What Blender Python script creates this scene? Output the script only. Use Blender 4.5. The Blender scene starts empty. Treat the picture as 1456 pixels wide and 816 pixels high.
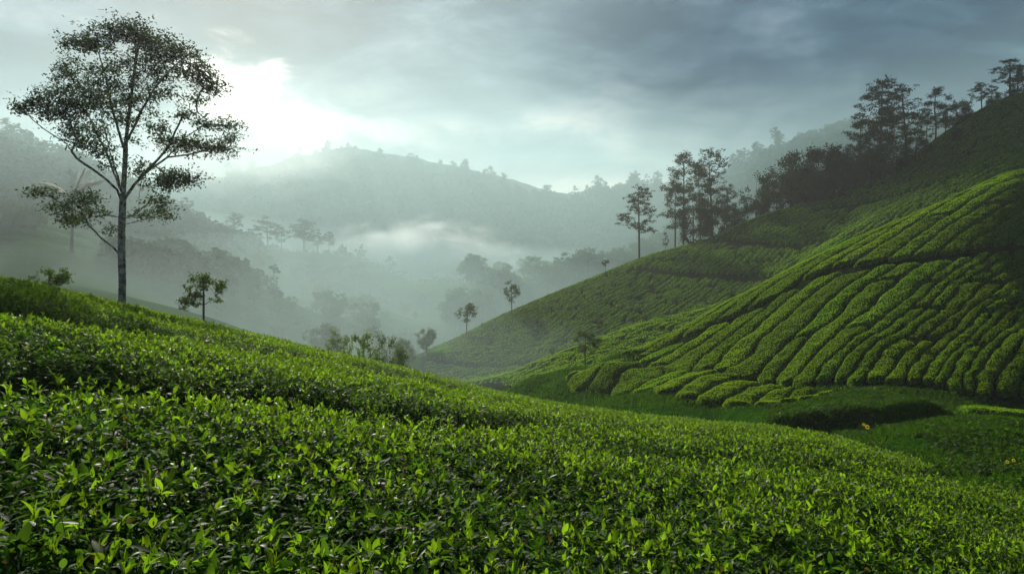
import bpy, math, random
import numpy as np
from mathutils import Vector
SC=bpy.context.scene
R=math.radians
# ---------------------------------------------------------------- camera
cam_d=bpy.data.cameras.new('camera'); cam=bpy.data.objects.new('camera',cam_d); SC.collection.objects.link(cam)
cam_d.sensor_width=36; cam_d.lens=36*1000/1456; cam_d.shift_y=-68/1456.0
cam_d.clip_start=.05; cam_d.clip_end=4000
cam.location=(0,0,0); cam.rotation_euler=(R(90),0,0)
SC.camera=cam
# ---------------------------------------------------------------- light
SUN_AZ=R(-21); SUN_EL=R(24)
sun_d=bpy.data.lights.new('sun','SUN'); sun=bpy.data.objects.new('sun',sun_d); SC.collection.objects.link(sun)
sun_d.energy=5.0; sun_d.angle=R(.5); sun_d.color=(1,.94,.80)
_dir=Vector((math.sin(SUN_AZ)*math.cos(SUN_EL),math.cos(SUN_AZ)*math.cos(SUN_EL),math.sin(SUN_EL)))
sun.rotation_euler=(-_dir).to_track_quat('-Z','Y').to_euler()
SC.view_settings.view_transform='Standard'; SC.view_settings.look='None'
SC.view_settings.gamma=1; SC.view_settings.use_curve_mapping=False
SC.view_settings.exposure=0.55
SC.render.engine='CYCLES'
cy=SC.cycles
cy.use_denoising=True
try: cy.denoiser='OPENIMAGEDENOISE'
except Exception: pass
cy.max_bounces=8; cy.diffuse_bounces=3; cy.glossy_bounces=2; cy.transmission_bounces=5; cy.transparent_max_bounces=6; cy.volume_bounces=6
cy.volume_step_rate=4; cy.volume_max_steps=64
cy.sample_clamp_indirect=4; cy.caustics_reflective=False; cy.caustics_refractive=False
# ---------------------------------------------------------------- sky
W=bpy.data.worlds.new('World'); SC.world=W; W.use_nodes=True
nt=W.node_tree; N=nt.nodes; L=nt.links; N.clear()
def mth(op,a,b=None,c=None,clamp=False):
    n=N.new('ShaderNodeMath'); n.operation=op; n.use_clamp=clamp
    for i,v in enumerate((a,b,c)):
        if v is None: continue
        if isinstance(v,(int,float)): n.inputs[i].default_value=v
        else: L.new(v,n.inputs[i])
    return n.outputs[0]
tc=N.new('ShaderNodeTexCoord'); sx=N.new('ShaderNodeSeparateXYZ'); L.new(tc.outputs['Generated'],sx.inputs[0])
az=mth('ARCTAN2',sx.outputs[0],sx.outputs[1]); el=mth('ARCSINE',sx.outputs[2])
cmb=N.new('ShaderNodeCombineXYZ'); L.new(mth('MULTIPLY',az,1.0),cmb.inputs[0]); L.new(mth('MULTIPLY',el,2.6),cmb.inputs[1])
def noise(scale,detail,rough=.5,dist=0,off=0):
    m=N.new('ShaderNodeMapping'); L.new(cmb.outputs[0],m.inputs[0]); m.inputs['Location'].default_value=(off,off*.7,0); m.inputs['Rotation'].default_value=(0,0,R(12))
    n=N.new('ShaderNodeTexNoise'); n.noise_dimensions='2D'; L.new(m.outputs[0],n.inputs['Vector'])
    n.inputs['Scale'].default_value=scale; n.inputs['Detail'].default_value=detail; n.inputs['Roughness'].default_value=rough; n.inputs['Distortion'].default_value=dist
    return n.outputs[0]
def ang(px,py):
    u=(px-728)/1000.; v=(340-py)/1000.
    return math.atan(u), math.atan(v/math.hypot(1,u))
n1=noise(3.4,9,.58,.3,3.1); n2=noise(9,8,.6,.25,7.7)
wob=mth('MULTIPLY',mth('SUBTRACT',n2,.5),.05)
def lobe(px,py,sl,ss,rot=0,p=2.0,w=1.0):
    a0,e0=ang(px,py)
    da=mth('SUBTRACT',az,a0); de=mth('ADD',mth('SUBTRACT',el,e0),mth('MULTIPLY',wob,w))
    c,s=math.cos(R(rot)),math.sin(R(rot))
    l=mth('ADD',mth('MULTIPLY',da,c/sl),mth('MULTIPLY',de,s/sl))
    t=mth('ADD',mth('MULTIPLY',da,-s/ss),mth('MULTIPLY',de,c/ss))
    q=mth('ADD',mth('MULTIPLY',l,l),mth('MULTIPLY',t,t))
    if p!=2.0: q=mth('POWER',q,p/2)
    return mth('EXPONENT',mth('MULTIPLY',q,-1.0))
def addw(base,*terms):
    for w,t in terms: base=mth('MULTIPLY_ADD',t,w,base)
    return base
elc=mth('MAXIMUM',el,0.0)
s=mth('MULTIPLY_ADD',elc,-1.15,.62)
s=addw(s,(1.35,mth('SUBTRACT',n1,.5)),(.75,mth('SUBTRACT',n2,.5)),
  (-.30,lobe(1400,30,.30,.20,0)),(-.10,lobe(620,20,.22,.09,-5)),(-.12,lobe(60,20,.35,.13)),(-.08,lobe(720,120,.16,.05,8)),(.12,lobe(1190,150,.10,.05,20)),
  (.40,lobe(650,178,.09,.014,-4,2,.8)),(.42,lobe(772,168,.06,.020,-8)),(.25,lobe(880,205,.03,.02,0)),(.2,lobe(690,225,.2,.025,0)),(.16,lobe(1120,130,.09,.035,10)),(-.14,lobe(800,215,.10,.022,4)),
  (.42,lobe(850,270,.20,.022,0,2,.3)),(.18,lobe(1010,190,.12,.03)))
cr=N.new('ShaderNodeValToRGB'); L.new(s,cr.inputs[0])
E=cr.color_ramp.elements
stops=[(0,(.028,.085,.145)),(.22,(.080,.170,.245)),(.42,(.19,.305,.38)),(.62,(.40,.50,.54)),(.82,(.78,.79,.76)),(1,(1.2,1.10,.95))]
while len(E)<len(stops): E.new(.5)
for e,(p,c) in zip(E,stops): e.position=p; e.color=(*c,1)
burst=addw(mth('MULTIPLY',lobe(362,146,.084,.031,-24,2.2,2.8),4.0),(.10,lobe(400,158,.12,.045,-17)),(.8,lobe(540,186,.09,.016,-12,2,1.6)),(.0,lobe(330,200,.3,.12,0)))
bc=N.new('ShaderNodeMixRGB'); bc.blend_type='MULTIPLY'; bc.inputs[0].default_value=1; bc.inputs[1].default_value=(1.0,.95,.80,1)
cb=N.new('ShaderNodeCombineXYZ'); [L.new(burst,cb.inputs[i]) for i in range(3)]; L.new(cb.outputs[0],bc.inputs[2])
ad=N.new('ShaderNodeMixRGB'); ad.blend_type='ADD'; ad.inputs[0].default_value=1; L.new(cr.outputs[0],ad.inputs[1]); L.new(bc.outputs[0],ad.inputs[2])
bgc=N.new('ShaderNodeBackground'); L.new(ad.outputs[0],bgc.inputs[0]); bgc.inputs[1].default_value=.62
skyt=N.new('ShaderNodeTexSky'); skyt.sky_type='NISHITA'; skyt.sun_disc=False; skyt.sun_elevation=SUN_EL; skyt.sun_rotation=SUN_AZ
bgs=N.new('ShaderNodeBackground'); L.new(skyt.outputs[0],bgs.inputs[0]); bgs.inputs[1].default_value=.08
mx=N.new('ShaderNodeMixShader'); mx.inputs[0].default_value=.9; L.new(bgs.outputs[0],mx.inputs[1]); L.new(bgc.outputs[0],mx.inputs[2])
wo=N.new('ShaderNodeOutputWorld'); L.new(mx.outputs[0],wo.inputs[0])
# ---------------------------------------------------------------- terrain function
def U(px): return (px-728.0)/1000.0
def V(py): return (340.0-py)/1000.0
_cp = """
1456 690 16;1456 655 19;1456 622 24;1456 603 28;1456 590 31;1330 690 17;1330 640 21;1330 612 25;1330 592 29;1200 640 22;1200 606 27;1200 582 31
1100 650 22;1100 618 28;1090 603 31;1050 575 34;1000 550 37;900 610 26;900 590 32;865 572 40;900 545 43;800 563 47;830 572 42;740 552 60;780 538 58
728 615 35;728 592 48;600 610 35;600 570 58;500 570 34;300 505 38;170 485 38;0 445 38;500 590 50;300 545 55;0 505 60;170 530 60;400 560 70;600 560 80
1456 500 37;1456 420 45;1456 350 52;1456 245 66;1456 285 78;1330 500 38;1330 400 47;1330 297 64;1330 330 78;1200 500 38;1200 440 45;1200 352 62;1200 380 76
1100 540 38;1100 480 44;1092 408 61;1092 430 73;1000 500 46;993 461 57;993 482 68;930 490 52;900 512 48;900 530 57
740 547 66;790 513 74;854 485 80;926 461 84;1026 435 86;1092 410 87;926 468 94;1026 438 96;700 575 62
615 508 101;640 520 98;700 530 93;760 525 90;700 492 108;700 457 130;640 487 122;610 503 112;780 422 132;780 470 110;860 390 132;860 440 110;920 367 130
950 415 110;1000 347 128;1000 398 108;1080 312 126;1080 368 107;1180 287 122;1180 335 105;1250 257 120;1300 232 118;1300 280 98;1380 172 120;1380 240 98;1456 138 120;1456 210 96
1200 340 88;1330 290 86;1456 240 86
610 528 150;700 495 170;780 465 175;860 435 175;1000 385 170;1080 345 165;1180 312 160;1300 260 160;1456 175 165
640 475 200;560 505 160;600 492 180;700 430 240;780 412 250;860 392 260;940 367 270;1000 342 280;1200 300 260;1456 230 260
560 452 230;600 427 240;645 408 250;700 402 262;600 445 300;700 425 320;800 400 330
0 190 280;60 212 280;130 243 282;240 292 285;330 347 288;400 354 290;480 366 292;540 382 296;600 400 300;650 430 305
330 385 360;480 400 380;600 420 390;130 290 350;0 240 350
280 268 480;380 246 480;490 226 480;560 240 480;640 247 475;700 264 470;730 283 465;770 299 460;830 289 460;900 274 460;940 269 460;1000 270 455;1050 242 430;1110 217 430;1200 190 430;1350 180 430;1456 170 430;150 262 480;0 250 480
500 320 430;700 340 415;830 345 400;940 325 380;1000 305 360;200 300 430
0 320 660;300 320 660;728 325 660;1100 320 660;1456 300 660
0 262 215;0 330 160;0 405 110;130 330 195;130 400 140;240 355 215;240 425 150;200 465 90;60 420 85
280 447 110;350 470 112;420 496 114;350 485 138;420 508 140;350 510 90;480 520 110;500 540 100
364 407 185;424 437 180;460 472 172;424 455 207;480 472 205;480 412 245;540 432 225;500 450 200
"""
CP=[]
for t in _cp.replace('\n',';').split(';'):
    if t.strip():
        a,b,c=[float(q) for q in t.split()]; CP.append((U(a),V(b),c))
# fore slope: canopy of the tea in front of the camera
_Su=np.array([-1.3,-.9,-.728,-.558,-.438,-.228,-.028,.122,.272,.422,.592,.728,.9,1.3])
_Sv=np.array([-.055,-.055,-.055,-.095,-.123,-.170,-.220,-.248,-.262,-.273,-.313,-.350,-.37,-.37])+.0457
_Sv[-4]-=.004
_uu=np.linspace(-1.3,1.3,521); _ss=np.interp(_uu,_Su,_Sv)
_kern=np.exp(-(np.arange(-30,31)/13.)**2); _kern/=_kern.sum()
_ss=np.convolve(np.pad(_ss,30,mode='edge'),_kern,'valid')
Z0=-.75; KR=.0021; Y0=11.0
def ud(x,y):
    x=np.asarray(x,float); y=np.asarray(y,float)
    th=np.clip(np.arctan2(x,y),-.87,.87); r=np.hypot(x,y)
    return np.tan(th), np.maximum(r*np.cos(th),.05)
def canopy(x,y):
    u,d=ud(x,y)
    return Z0+np.interp(u,_uu,_ss)*d-KR*np.maximum(0,d-Y0)**2
def fg_end(u):     # depth at which the fore slope's tea ends
    return np.interp(u,[-1.3,.30,.44,.53,.585,.61,.66,.74,1.3],[27,27,21,17.5,15.2,12.6,12.8,13.6,13.6])
HEDGE_H=.8
for _u in (-1.15,-.728,-.45,-.2,.05,.3,.5,.728,1.15):
    for _d in (1,2.5,5,8,11,13,16,20,25):
        if _d<=fg_end(_u)+.5:
            x_=_u*_d
            CP.append((_u,float((canopy(x_,_d)-HEDGE_H)/_d),_d))
for _u in (-1.15,1.15):
    for (_v,_d) in ((-.3,45),(-.3,90),(-.1,200),(.05,300),(.08,450),(.02,660)): CP.append((_u,_v,_d))
CP=np.array(CP)
_LK=.9
def _phi(r2): return np.where(r2>1e-12,.5*r2*np.log(np.maximum(r2,1e-12)),0)
_P=np.stack([CP[:,0],np.log(CP[:,2])*_LK],1)
_n=len(_P)
_K=_phi(((_P[:,None]-_P[None])**2).sum(-1))+np.eye(_n)*1e-5
_Q=np.concatenate([np.ones((_n,1)),_P],1)
_A=np.zeros((_n+3,_n+3)); _A[:_n,:_n]=_K; _A[:_n,_n:]=_Q; _A[_n:,:_n]=_Q.T
_W=np.linalg.solve(_A,np.concatenate([CP[:,1],np.zeros(3)]))
def tps(u,l):
    sh=u.shape; u=u.ravel(); l=l.ravel()*_LK; out=np.empty_like(u)
    for i in range(0,len(u),40000):
        p=np.stack([u[i:i+40000],l[i:i+40000]],1)
        r2=(p[:,0][:,None]-_P[:,0][None])**2+(p[:,1][:,None]-_P[:,1][None])**2
        out[i:i+40000]=_phi(r2)@_W[:_n]+_W[_n]+p@_W[_n+1:]
    return out.reshape(sh)
# lookup table of the surface in (u, ln d)
_TU=np.linspace(-1.2,1.2,721); _TL=np.linspace(np.log(.8),np.log(900),900)
_TT=tps(*np.meshgrid(_TU,_TL,indexing='ij'))
def _vn(x,y,s):   # value noise
    xi=np.floor(x).astype(np.int64); yi=np.floor(y).astype(np.int64); fx=x-xi; fy=y-yi
    fx=fx*fx*(3-2*fx); fy=fy*fy*(3-2*fy)
    def h(a,b):
        n=(a*374761393+b*668265263+s*974634777)&0xffffffff
        n=((n^(n>>13))*1274126177)&0xffffffff
        return ((n^(n>>16))&0xffff)/65535.0
    return (h(xi,yi)*(1-fx)+h(xi+1,yi)*fx)*(1-fy)+(h(xi,yi+1)*(1-fx)+h(xi+1,yi+1)*fx)*fy
def fbm(x,y,s=0,o=4):
    v=0;a=1;t=0
    for k in range(o):
        v=v+a*_vn(x*2**k+17.3*k,y*2**k-9.1*k,s+k); t+=a; a*=.5
    return v/t*2-1
def ground(x,y):
    u,d=ud(x,y)
    u=np.clip(u,-1.19,1.19); l=np.log(np.clip(d,.8,880))
    a=(u-_TU[0])/(_TU[1]-_TU[0]); b=(l-_TL[0])/(_TL[1]-_TL[0])
    i=np.clip(a.astype(int),0,len(_TU)-2); j=np.clip(b.astype(int),0,len(_TL)-2); fa=a-i; fb=b-j
    v=(_TT[i,j]*(1-fa)+_TT[i+1,j]*fa)*(1-fb)+(_TT[i,j+1]*(1-fa)+_TT[i+1,j+1]*fa)*fb
    z=v*d
    x=np.asarray(x,float); y=np.asarray(y,float)
    w=np.clip((d-140)/160,0,1)
    z=z+w*7.5*fbm(x/45,y/60,3,5)*np.clip(d/480,0,1)
    g=np.clip((d-15)/8,0,1)*np.clip((130-d)/40,0,1)
    z=z+g*.25*fbm(x/5,y/5,5,3)
    sm=lambda t: np.clip(t,0,1)**2*(3-2*np.clip(t,0,1))
    z=z+.75*sm((y-26.7-.25*np.sin(x*1.3))/.9)*sm((34-y)/3)*sm((x-9)/1.5)*sm((17.6-x)/1.6)          # grassy shelf
    z=z+.6*np.exp(-(((x-14.6)/2.6)**2+((y-21.8)/2.6)**2))+.45*np.exp(-(((x-17.2)/2.5)**2+((y-25.5)/2)**2))   # hummocks
    for mx,my,mr,mh in ((3.2,47,2.0,1.0),(6.0,44.5,1.6,.9),(1.2,53,2.4,1.0),(4.6,54,2.2,.9),(7.2,49.5,1.4,.7)):
        z=z+mh*np.exp(-(((x-mx)/mr)**2+((y-my)/(mr*1.3))**2))
    wf=np.clip((fg_end(u)+1.0-d)/2.0,0,1); wf=wf*wf*(3-2*wf)
    return z*(1-wf)+wf*(canopy(x,y)-HEDGE_H)
# ---------------------------------------------------------------- materials
def mat(name,col,rough=.6,spec=.3,col2=None,nscale=3,trans=None,tfac=.4,rnd=0,bump=0,bscale=20,coords='Object'):
    m=bpy.data.materials.new(name); m.use_nodes=True; t=m.node_tree; n=t.nodes; l=t.links
    b=n['Principled BSDF']; b.inputs['Roughness'].default_value=rough; b.inputs['Specular IOR Level'].default_value=spec
    b.inputs['Base Color'].default_value=(*col,1)
    src=None; tsrc=None
    tcn=n.new('ShaderNodeTexCoord')
    if col2 is not None:
        no=n.new('ShaderNodeTexNoise'); no.inputs['Scale'].default_value=nscale; no.inputs['Detail'].default_value=5; no.inputs['Roughness'].default_value=.6
        l.new(tcn.outputs[coords],no.inputs['Vector'])
        ra=n.new('ShaderNodeValToRGB'); ra.color_ramp.elements[0].position=.36; ra.color_ramp.elements[1].position=.64
        ra.color_ramp.elements[0].color=(*col,1); ra.color_ramp.elements[1].color=(*col2,1); l.new(no.outputs[0],ra.inputs[0])
        src=ra.outputs[0]
    if rnd:
        oi=n.new('ShaderNodeObjectInfo'); hs=n.new('ShaderNodeHueSaturation'); 
        mr=n.new('ShaderNodeMapRange'); l.new(oi.outputs['Random'],mr.inputs[0]); mr.inputs[3].default_value=1-rnd; mr.inputs[4].default_value=1+rnd
        l.new(mr.outputs[0],hs.inputs['Value'])
        mr2=n.new('ShaderNodeMapRange'); 
        mo=n.new('ShaderNodeMath'); mo.operation='FRACT'; mm=n.new('ShaderNodeMath'); mm.operation='MULTIPLY'; mm.inputs[1].default_value=7.31; l.new(oi.outputs['Random'],mm.inputs[0]); l.new(mm.outputs[0],mo.inputs[0])
        l.new(mo.outputs[0],mr2.inputs[0]); mr2.inputs[3].default_value=.490; mr2.inputs[4].default_value=.508; l.new(mr2.outputs[0],hs.inputs['Hue'])
        if src: l.new(src,hs.inputs['Color'])
        else: hs.inputs['Color'].default_value=(*col,1)
        src=hs.outputs[0]
    if src: l.new(src,b.inputs['Base Color'])
    if bump:
        nb=n.new('ShaderNodeTexNoise'); nb.inputs['Scale'].default_value=bscale; nb.inputs['Detail'].default_value=4; l.new(tcn.outputs[coords],nb.inputs['Vector'])
        bp=n.new('ShaderNodeBump'); bp.inputs['Strength'].default_value=bump; bp.inputs['Distance'].default_value=.1; l.new(nb.outputs[0],bp.inputs['Height']); l.new(bp.outputs[0],b.inputs['Normal'])
    if trans is not None:
        tr=n.new('ShaderNodeBsdfTranslucent'); tr.inputs[0].default_value=(*trans,1)
        if rnd:
            h2=n.new('ShaderNodeHueSaturation'); h2.inputs['Color'].default_value=(*trans,1); l.new(mr.outputs[0],h2.inputs['Value']); l.new(mr2.outputs[0],h2.inputs['Hue']); l.new(h2.outputs[0],tr.inputs[0])
        ms=n.new('ShaderNodeMixShader'); ms.inputs[0].default_value=tfac; l.new(b.outputs[0],ms.inputs[1]); l.new(tr.outputs[0],ms.inputs[2]); l.new(ms.outputs[0],n['Material Output'].inputs[0])
    return m
M={}
M['young']=mat('young_tea_leaf',(.028,.074,.004),.45,.15,(.048,.104,.007),9,(.155,.29,.008),.60,.50)
M['mature']=mat('mature_tea_leaf',(.015,.050,.006),.6,.05,(.026,.072,.009),9,(.09,.21,.012),.38,.45)
M['old']=mat('yellowed_tea_leaf',(.13,.095,.012),.6,.15,(.07,.045,.012),14,(.22,.16,.02),.35,.3)
M['stem']=mat('tea_stem',(0.046,0.072,0.016),.6,.2)
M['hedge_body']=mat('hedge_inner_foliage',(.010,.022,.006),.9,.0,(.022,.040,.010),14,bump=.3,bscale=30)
M['cushion']=mat('clipped_tea_foliage',(0.024,0.058,0.006),.7,0,(0.043,0.086,0.009),5,bump=.9,bscale=9,rnd=.22)
M['cushion_leaf']=mat('clipped_tea_leaf',(.048,.112,.004),.6,.04,(.082,.152,.006),2.2,(.22,.39,.008),.5,.20)
M['slope_tea']=mat('far_tea_foliage',(0.027,0.063,0.011),.7,0,(0.048,0.091,0.015),.35,bump=.9,bscale=3)
M['grass']=mat('grass_blade',(.016,.052,.004),.6,0,(.034,.085,.006),1.2,(.07,.17,.006),.35)
M['bark_pale']=mat('pale_mottled_bark',(.035,.030,.026),.9,.05,(.50,.50,.46),5.5,bump=1,bscale=14)
M['bark']=mat('dark_bark',(.045,.036,.028),.9,.1,(.09,.075,.06),5,bump=.6,bscale=10)
M['leaf_dark']=mat('dark_tree_leaf',(.014,.030,.009),.6,.05,(.024,.046,.013),1.2,(.045,.085,.014),.35)
M['leaf_mid']=mat('green_tree_leaf',(0.026,0.060,0.013),.5,.08,(0.045,0.090,0.019),1.5,(0.098,0.180,0.022),.4)
M['leaf_bright']=mat('bright_tree_leaf',(0.045,0.098,0.015),.5,.08,(0.068,0.128,0.022),1.5,(0.165,0.300,0.030),.45)
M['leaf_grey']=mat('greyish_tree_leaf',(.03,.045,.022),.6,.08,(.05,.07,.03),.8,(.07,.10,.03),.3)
M['forest']=mat('forest_canopy_leaf',(.026,.070,.018),.7,0,(.045,.08,.022),.12,(.06,.10,.02),.2)
M['petal']=mat('yellow_petal',(.85,.66,.03),.5,.3,None,3,(.9,.75,.05),.3)
M['orange']=mat('orange_petal',(.55,.22,.02),.5,.3)
M['white_petal']=mat('white_petal',(.75,.75,.72),.5,.3)
M['seed']=mat('flower_centre',(.12,.05,.015),.8,.1)
def ground_mat():
    m=bpy.data.materials.new('hill_ground'); m.use_nodes=True; t=m.node_tree; n=t.nodes; l=t.links
    b=n['Principled BSDF']; b.inputs['Roughness'].default_value=1; b.inputs['Specular IOR Level'].default_value=0
    g=n.new('ShaderNodeNewGeometry')
    def nz(sc,d=6): 
        x=n.new('ShaderNodeTexNoise'); x.inputs['Scale'].default_value=sc; x.inputs['Detail'].default_value=d; x.inputs['Roughness'].default_value=.6; l.new(g.outputs['Position'],x.inputs['Vector']); return x.outputs[0]
    def ramp(src,p0,c0,p1,c1):
        r=n.new('ShaderNodeValToRGB'); e=r.color_ramp.elements; e[0].position=p0;e[1].position=p1;e[0].color=(*c0,1);e[1].color=(*c1,1); l.new(src,r.inputs[0]); return r.outputs[0]
    at=n.new('ShaderNodeAttribute'); at.attribute_name='zone'; sp=n.new('ShaderNodeSeparateColor'); l.new(at.outputs['Color'],sp.inputs[0])
    soil=ramp(nz(2.5),.4,(.007,.016,.004),.65,(.014,.030,.006))
    grass=ramp(nz(1.3),.35,(.010,.040,.003),.65,(.024,.070,.005))
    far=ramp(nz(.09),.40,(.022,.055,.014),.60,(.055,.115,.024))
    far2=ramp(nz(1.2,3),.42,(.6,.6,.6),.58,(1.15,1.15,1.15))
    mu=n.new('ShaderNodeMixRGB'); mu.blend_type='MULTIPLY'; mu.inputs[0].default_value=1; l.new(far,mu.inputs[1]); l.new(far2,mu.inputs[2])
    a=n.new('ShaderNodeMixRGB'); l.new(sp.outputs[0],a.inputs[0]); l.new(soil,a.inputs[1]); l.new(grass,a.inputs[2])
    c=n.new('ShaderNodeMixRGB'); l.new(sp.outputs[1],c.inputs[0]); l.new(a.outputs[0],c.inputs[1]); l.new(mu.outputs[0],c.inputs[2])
    l.new(c.outputs[0],b.inputs['Base Color'])
    bp=n.new('ShaderNodeBump'); bp.inputs['Strength'].default_value=.7; bp.inputs['Distance'].default_value=.25; l.new(nz(2.2,5),bp.inputs['Height']); l.new(bp.outputs[0],b.inputs['Normal'])
    return m
M['ground']=ground_mat()
# ---------------------------------------------------------------- mesh helpers
def mk(name,v,f,m,parent=None,mi=None,smooth=False,link=True):
    v=np.asarray(v,np.float32); f=np.asarray(f,np.int32); k=f.shape[1]
    me=bpy.data.meshes.new(name); me.vertices.add(len(v)); me.vertices.foreach_set('co',v.ravel())
    me.loops.add(f.size); me.loops.foreach_set('vertex_index',f.ravel())
    me.polygons.add(len(f)); me.polygons.foreach_set('loop_start',np.arange(0,f.size,k,dtype=np.int32)); me.polygons.foreach_set('loop_total',np.full(len(f),k,np.int32))
    for x in (m if isinstance(m,(list,tuple)) else [m]): me.materials.append(x)
    if mi is not None: me.polygons.foreach_set('material_index',np.asarray(mi,np.int32))
    me.polygons.foreach_set('use_smooth',np.full(len(f),smooth) if np.isscalar(smooth) else np.asarray(smooth,bool))
    me.update(calc_edges=True); 
    o=bpy.data.objects.new(name,me)
    if link: SC.collection.objects.link(o)
    if parent: o.parent=parent
    return o
def tag(o,label=None,cat=None,group=None,kind=None):
    if label: o['label']=label
    if cat: o['category']=cat
    if group: o['group']=group
    if kind: o['kind']=kind
    return o
def empty(name,loc,label,cat,group=None,rz=0,sc=(1,1,1)):
    e=bpy.data.objects.new(name,None); SC.collection.objects.link(e); e.location=loc; e.rotation_euler=(0,0,rz); e.scale=sc; e.empty_display_size=.1
    return tag(e,label,cat,group)
def gridf(nu,nv):
    i=np.arange((nu-1)*(nv-1)); a=i//(nv-1)*nv+i%(nv-1)
    return np.stack([a,a+nv,a+nv+1,a+1],1)
def leafquads(c,nrm,size,rng,asp=.45,fold=.12,dirs=None):
    """c (n,3) centres, each a folded diamond leaf of length size lying about the plane normal nrm"""
    n=len(c); size=np.broadcast_to(size,(n,))[:,None]
    d=rng.normal(size=(n,3)) if dirs is None else dirs
    nrm=nrm/np.linalg.norm(nrm,axis=1,keepdims=True)
    d=d-(d*nrm).sum(1,keepdims=True)*nrm; d/=np.linalg.norm(d,axis=1,keepdims=True)+1e-9
    s=np.cross(nrm,d)
    v=np.stack([c-d*size*.5, c+s*size*asp*.5+nrm*size*fold, c+d*size*.5, c-s*size*asp*.5+nrm*size*fold],1).reshape(-1,3)
    return v,np.arange(4*n).reshape(-1,4)
def joinq(parts):
    V_=[];F_=[];o=0
    for v,f in parts:
        V_.append(v);F_.append(f+o);o+=len(v)
    return np.concatenate(V_),np.concatenate(F_)
# ---------------------------------------------------------------- ground sheet
def on_ground(x,y): return float(ground(np.array([x]),np.array([y]))[0])
def hit(px,py,d0,d1,fn=None,n=4000):
    """world point where the sight line through a spot first meets a surface between two depths"""
    d=np.linspace(d0,d1,n); u=U(px); z=(fn or ground)(u*d,d); w=np.where(z>=V(py)*d)[0]
    k=w[0] if len(w) else int(np.argmin(V(py)*d-z)); return np.array([u*d[k],d[k],z[k]])
mainbase=np.array([(6.5,48.5),(8.3,46.5),(10.2,42.5),(12.5,38.6),(14.3,36.2),(16.2,34.4),(19,33.0),(23,32.2),(30,33),(60,36)])
yb=lambda x: np.interp(x,mainbase[:,0],mainbase[:,1])
tb=np.array([(3.6,45.5),(4.6,43.0),(5.8,40.5),(7.2,37.4),(8.6,35.0),(10.4,33.2),(12.0,32.2),(13.6,32.0)])
def build_ground():
    th=np.concatenate([np.linspace(-math.pi,-.80,30,endpoint=False),np.linspace(-.80,.80,640),np.linspace(.80,math.pi,31)[1:]])
    r=np.concatenate([[.3,.6],np.exp(np.linspace(np.log(1.0),np.log(95),420,endpoint=False)),np.exp(np.linspace(np.log(95),np.log(860),330)),[1000,1300]])
    TH,RR=np.meshgrid(th,r,indexing='ij'); X=RR*np.sin(TH); Y=RR*np.cos(TH); Z=ground(X,Y)
    u,d=ud(X,Y); Z=np.where(Y<0,-1.6-.02*RR,Z)
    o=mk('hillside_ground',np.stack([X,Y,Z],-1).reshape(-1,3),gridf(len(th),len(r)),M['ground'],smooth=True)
    tea=((u>U(895))&(d>30)&(d<150)&(Y>yb(X)-.3))|((X>3.6)&(X<13.6)&(Y>np.interp(X,tb[:,0],tb[:,1]))&(Y<yb(X)))|((u>U(600))&(d>62)&(d<160))|((u<.6)&(d<27)&(d<fg_end(u)))
    mound=(d>36)&(d<64)&(u<U(905))&(X<3.6)
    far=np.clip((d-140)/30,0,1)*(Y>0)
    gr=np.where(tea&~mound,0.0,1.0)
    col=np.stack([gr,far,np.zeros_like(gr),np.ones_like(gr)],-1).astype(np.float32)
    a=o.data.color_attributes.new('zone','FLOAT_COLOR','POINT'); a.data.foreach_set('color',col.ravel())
    tag(o,kind='structure')
build_ground()
# ---------------------------------------------------------------- air
def volume_mat(name,color,density,aniso,noisy=None):
    m=bpy.data.materials.new(name); m.use_nodes=True; t=m.node_tree; n=t.nodes; l=t.links; n.clear()
    o=n.new('ShaderNodeOutputMaterial'); p=n.new('ShaderNodeVolumePrincipled'); l.new(p.outputs[0],o.inputs['Volume'])
    p.inputs['Color'].default_value=(*color,1); p.inputs['Density'].default_value=density; p.inputs['Anisotropy'].default_value=aniso
    if noisy:
        tc=n.new('ShaderNodeTexCoord'); nz=n.new('ShaderNodeTexNoise'); nz.inputs['Scale'].default_value=noisy; nz.inputs['Detail'].default_value=4; nz.inputs['Roughness'].default_value=.55
        l.new(tc.outputs['Object'],nz.inputs['Vector'])
        ln=n.new('ShaderNodeVectorMath'); ln.operation='LENGTH'; l.new(tc.outputs['Object'],ln.inputs[0])
        ad=n.new('ShaderNodeMath'); ad.operation='MULTIPLY_ADD'; l.new(nz.outputs[0],ad.inputs[0]); ad.inputs[1].default_value=1.3; ad.inputs[2].default_value=.35
        sb=n.new('ShaderNodeMath'); sb.operation='SUBTRACT'; l.new(ad.outputs[0],sb.inputs[0]); l.new(ln.outputs['Value'],sb.inputs[1])
        mr=n.new('ShaderNodeMapRange'); mr.interpolation_type='SMOOTHSTEP'; l.new(sb.outputs[0],mr.inputs[0]); mr.inputs[1].default_value=0; mr.inputs[2].default_value=.8; mr.inputs[3].default_value=0; mr.inputs[4].default_value=density
        l.new(mr.outputs[0],p.inputs['Density'])
    return m
def box(name,x0,x1,y0,y1,z0,z1,m):
    v=[(x,y,z) for x in (x0,x1) for y in (y0,y1) for z in (z0,z1)]
    f=[(0,1,3,2),(4,6,7,5),(0,4,5,1),(2,3,7,6),(0,2,6,4),(1,5,7,3)]
    return mk(name,v,f,m)
HAZE=.0004
haze=box('haze',-1400,1400,-1400,1400,-130,80,volume_mat('hazy_air',(.93,.98,1.0),HAZE,.45)); tag(haze,kind='stuff')

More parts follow.
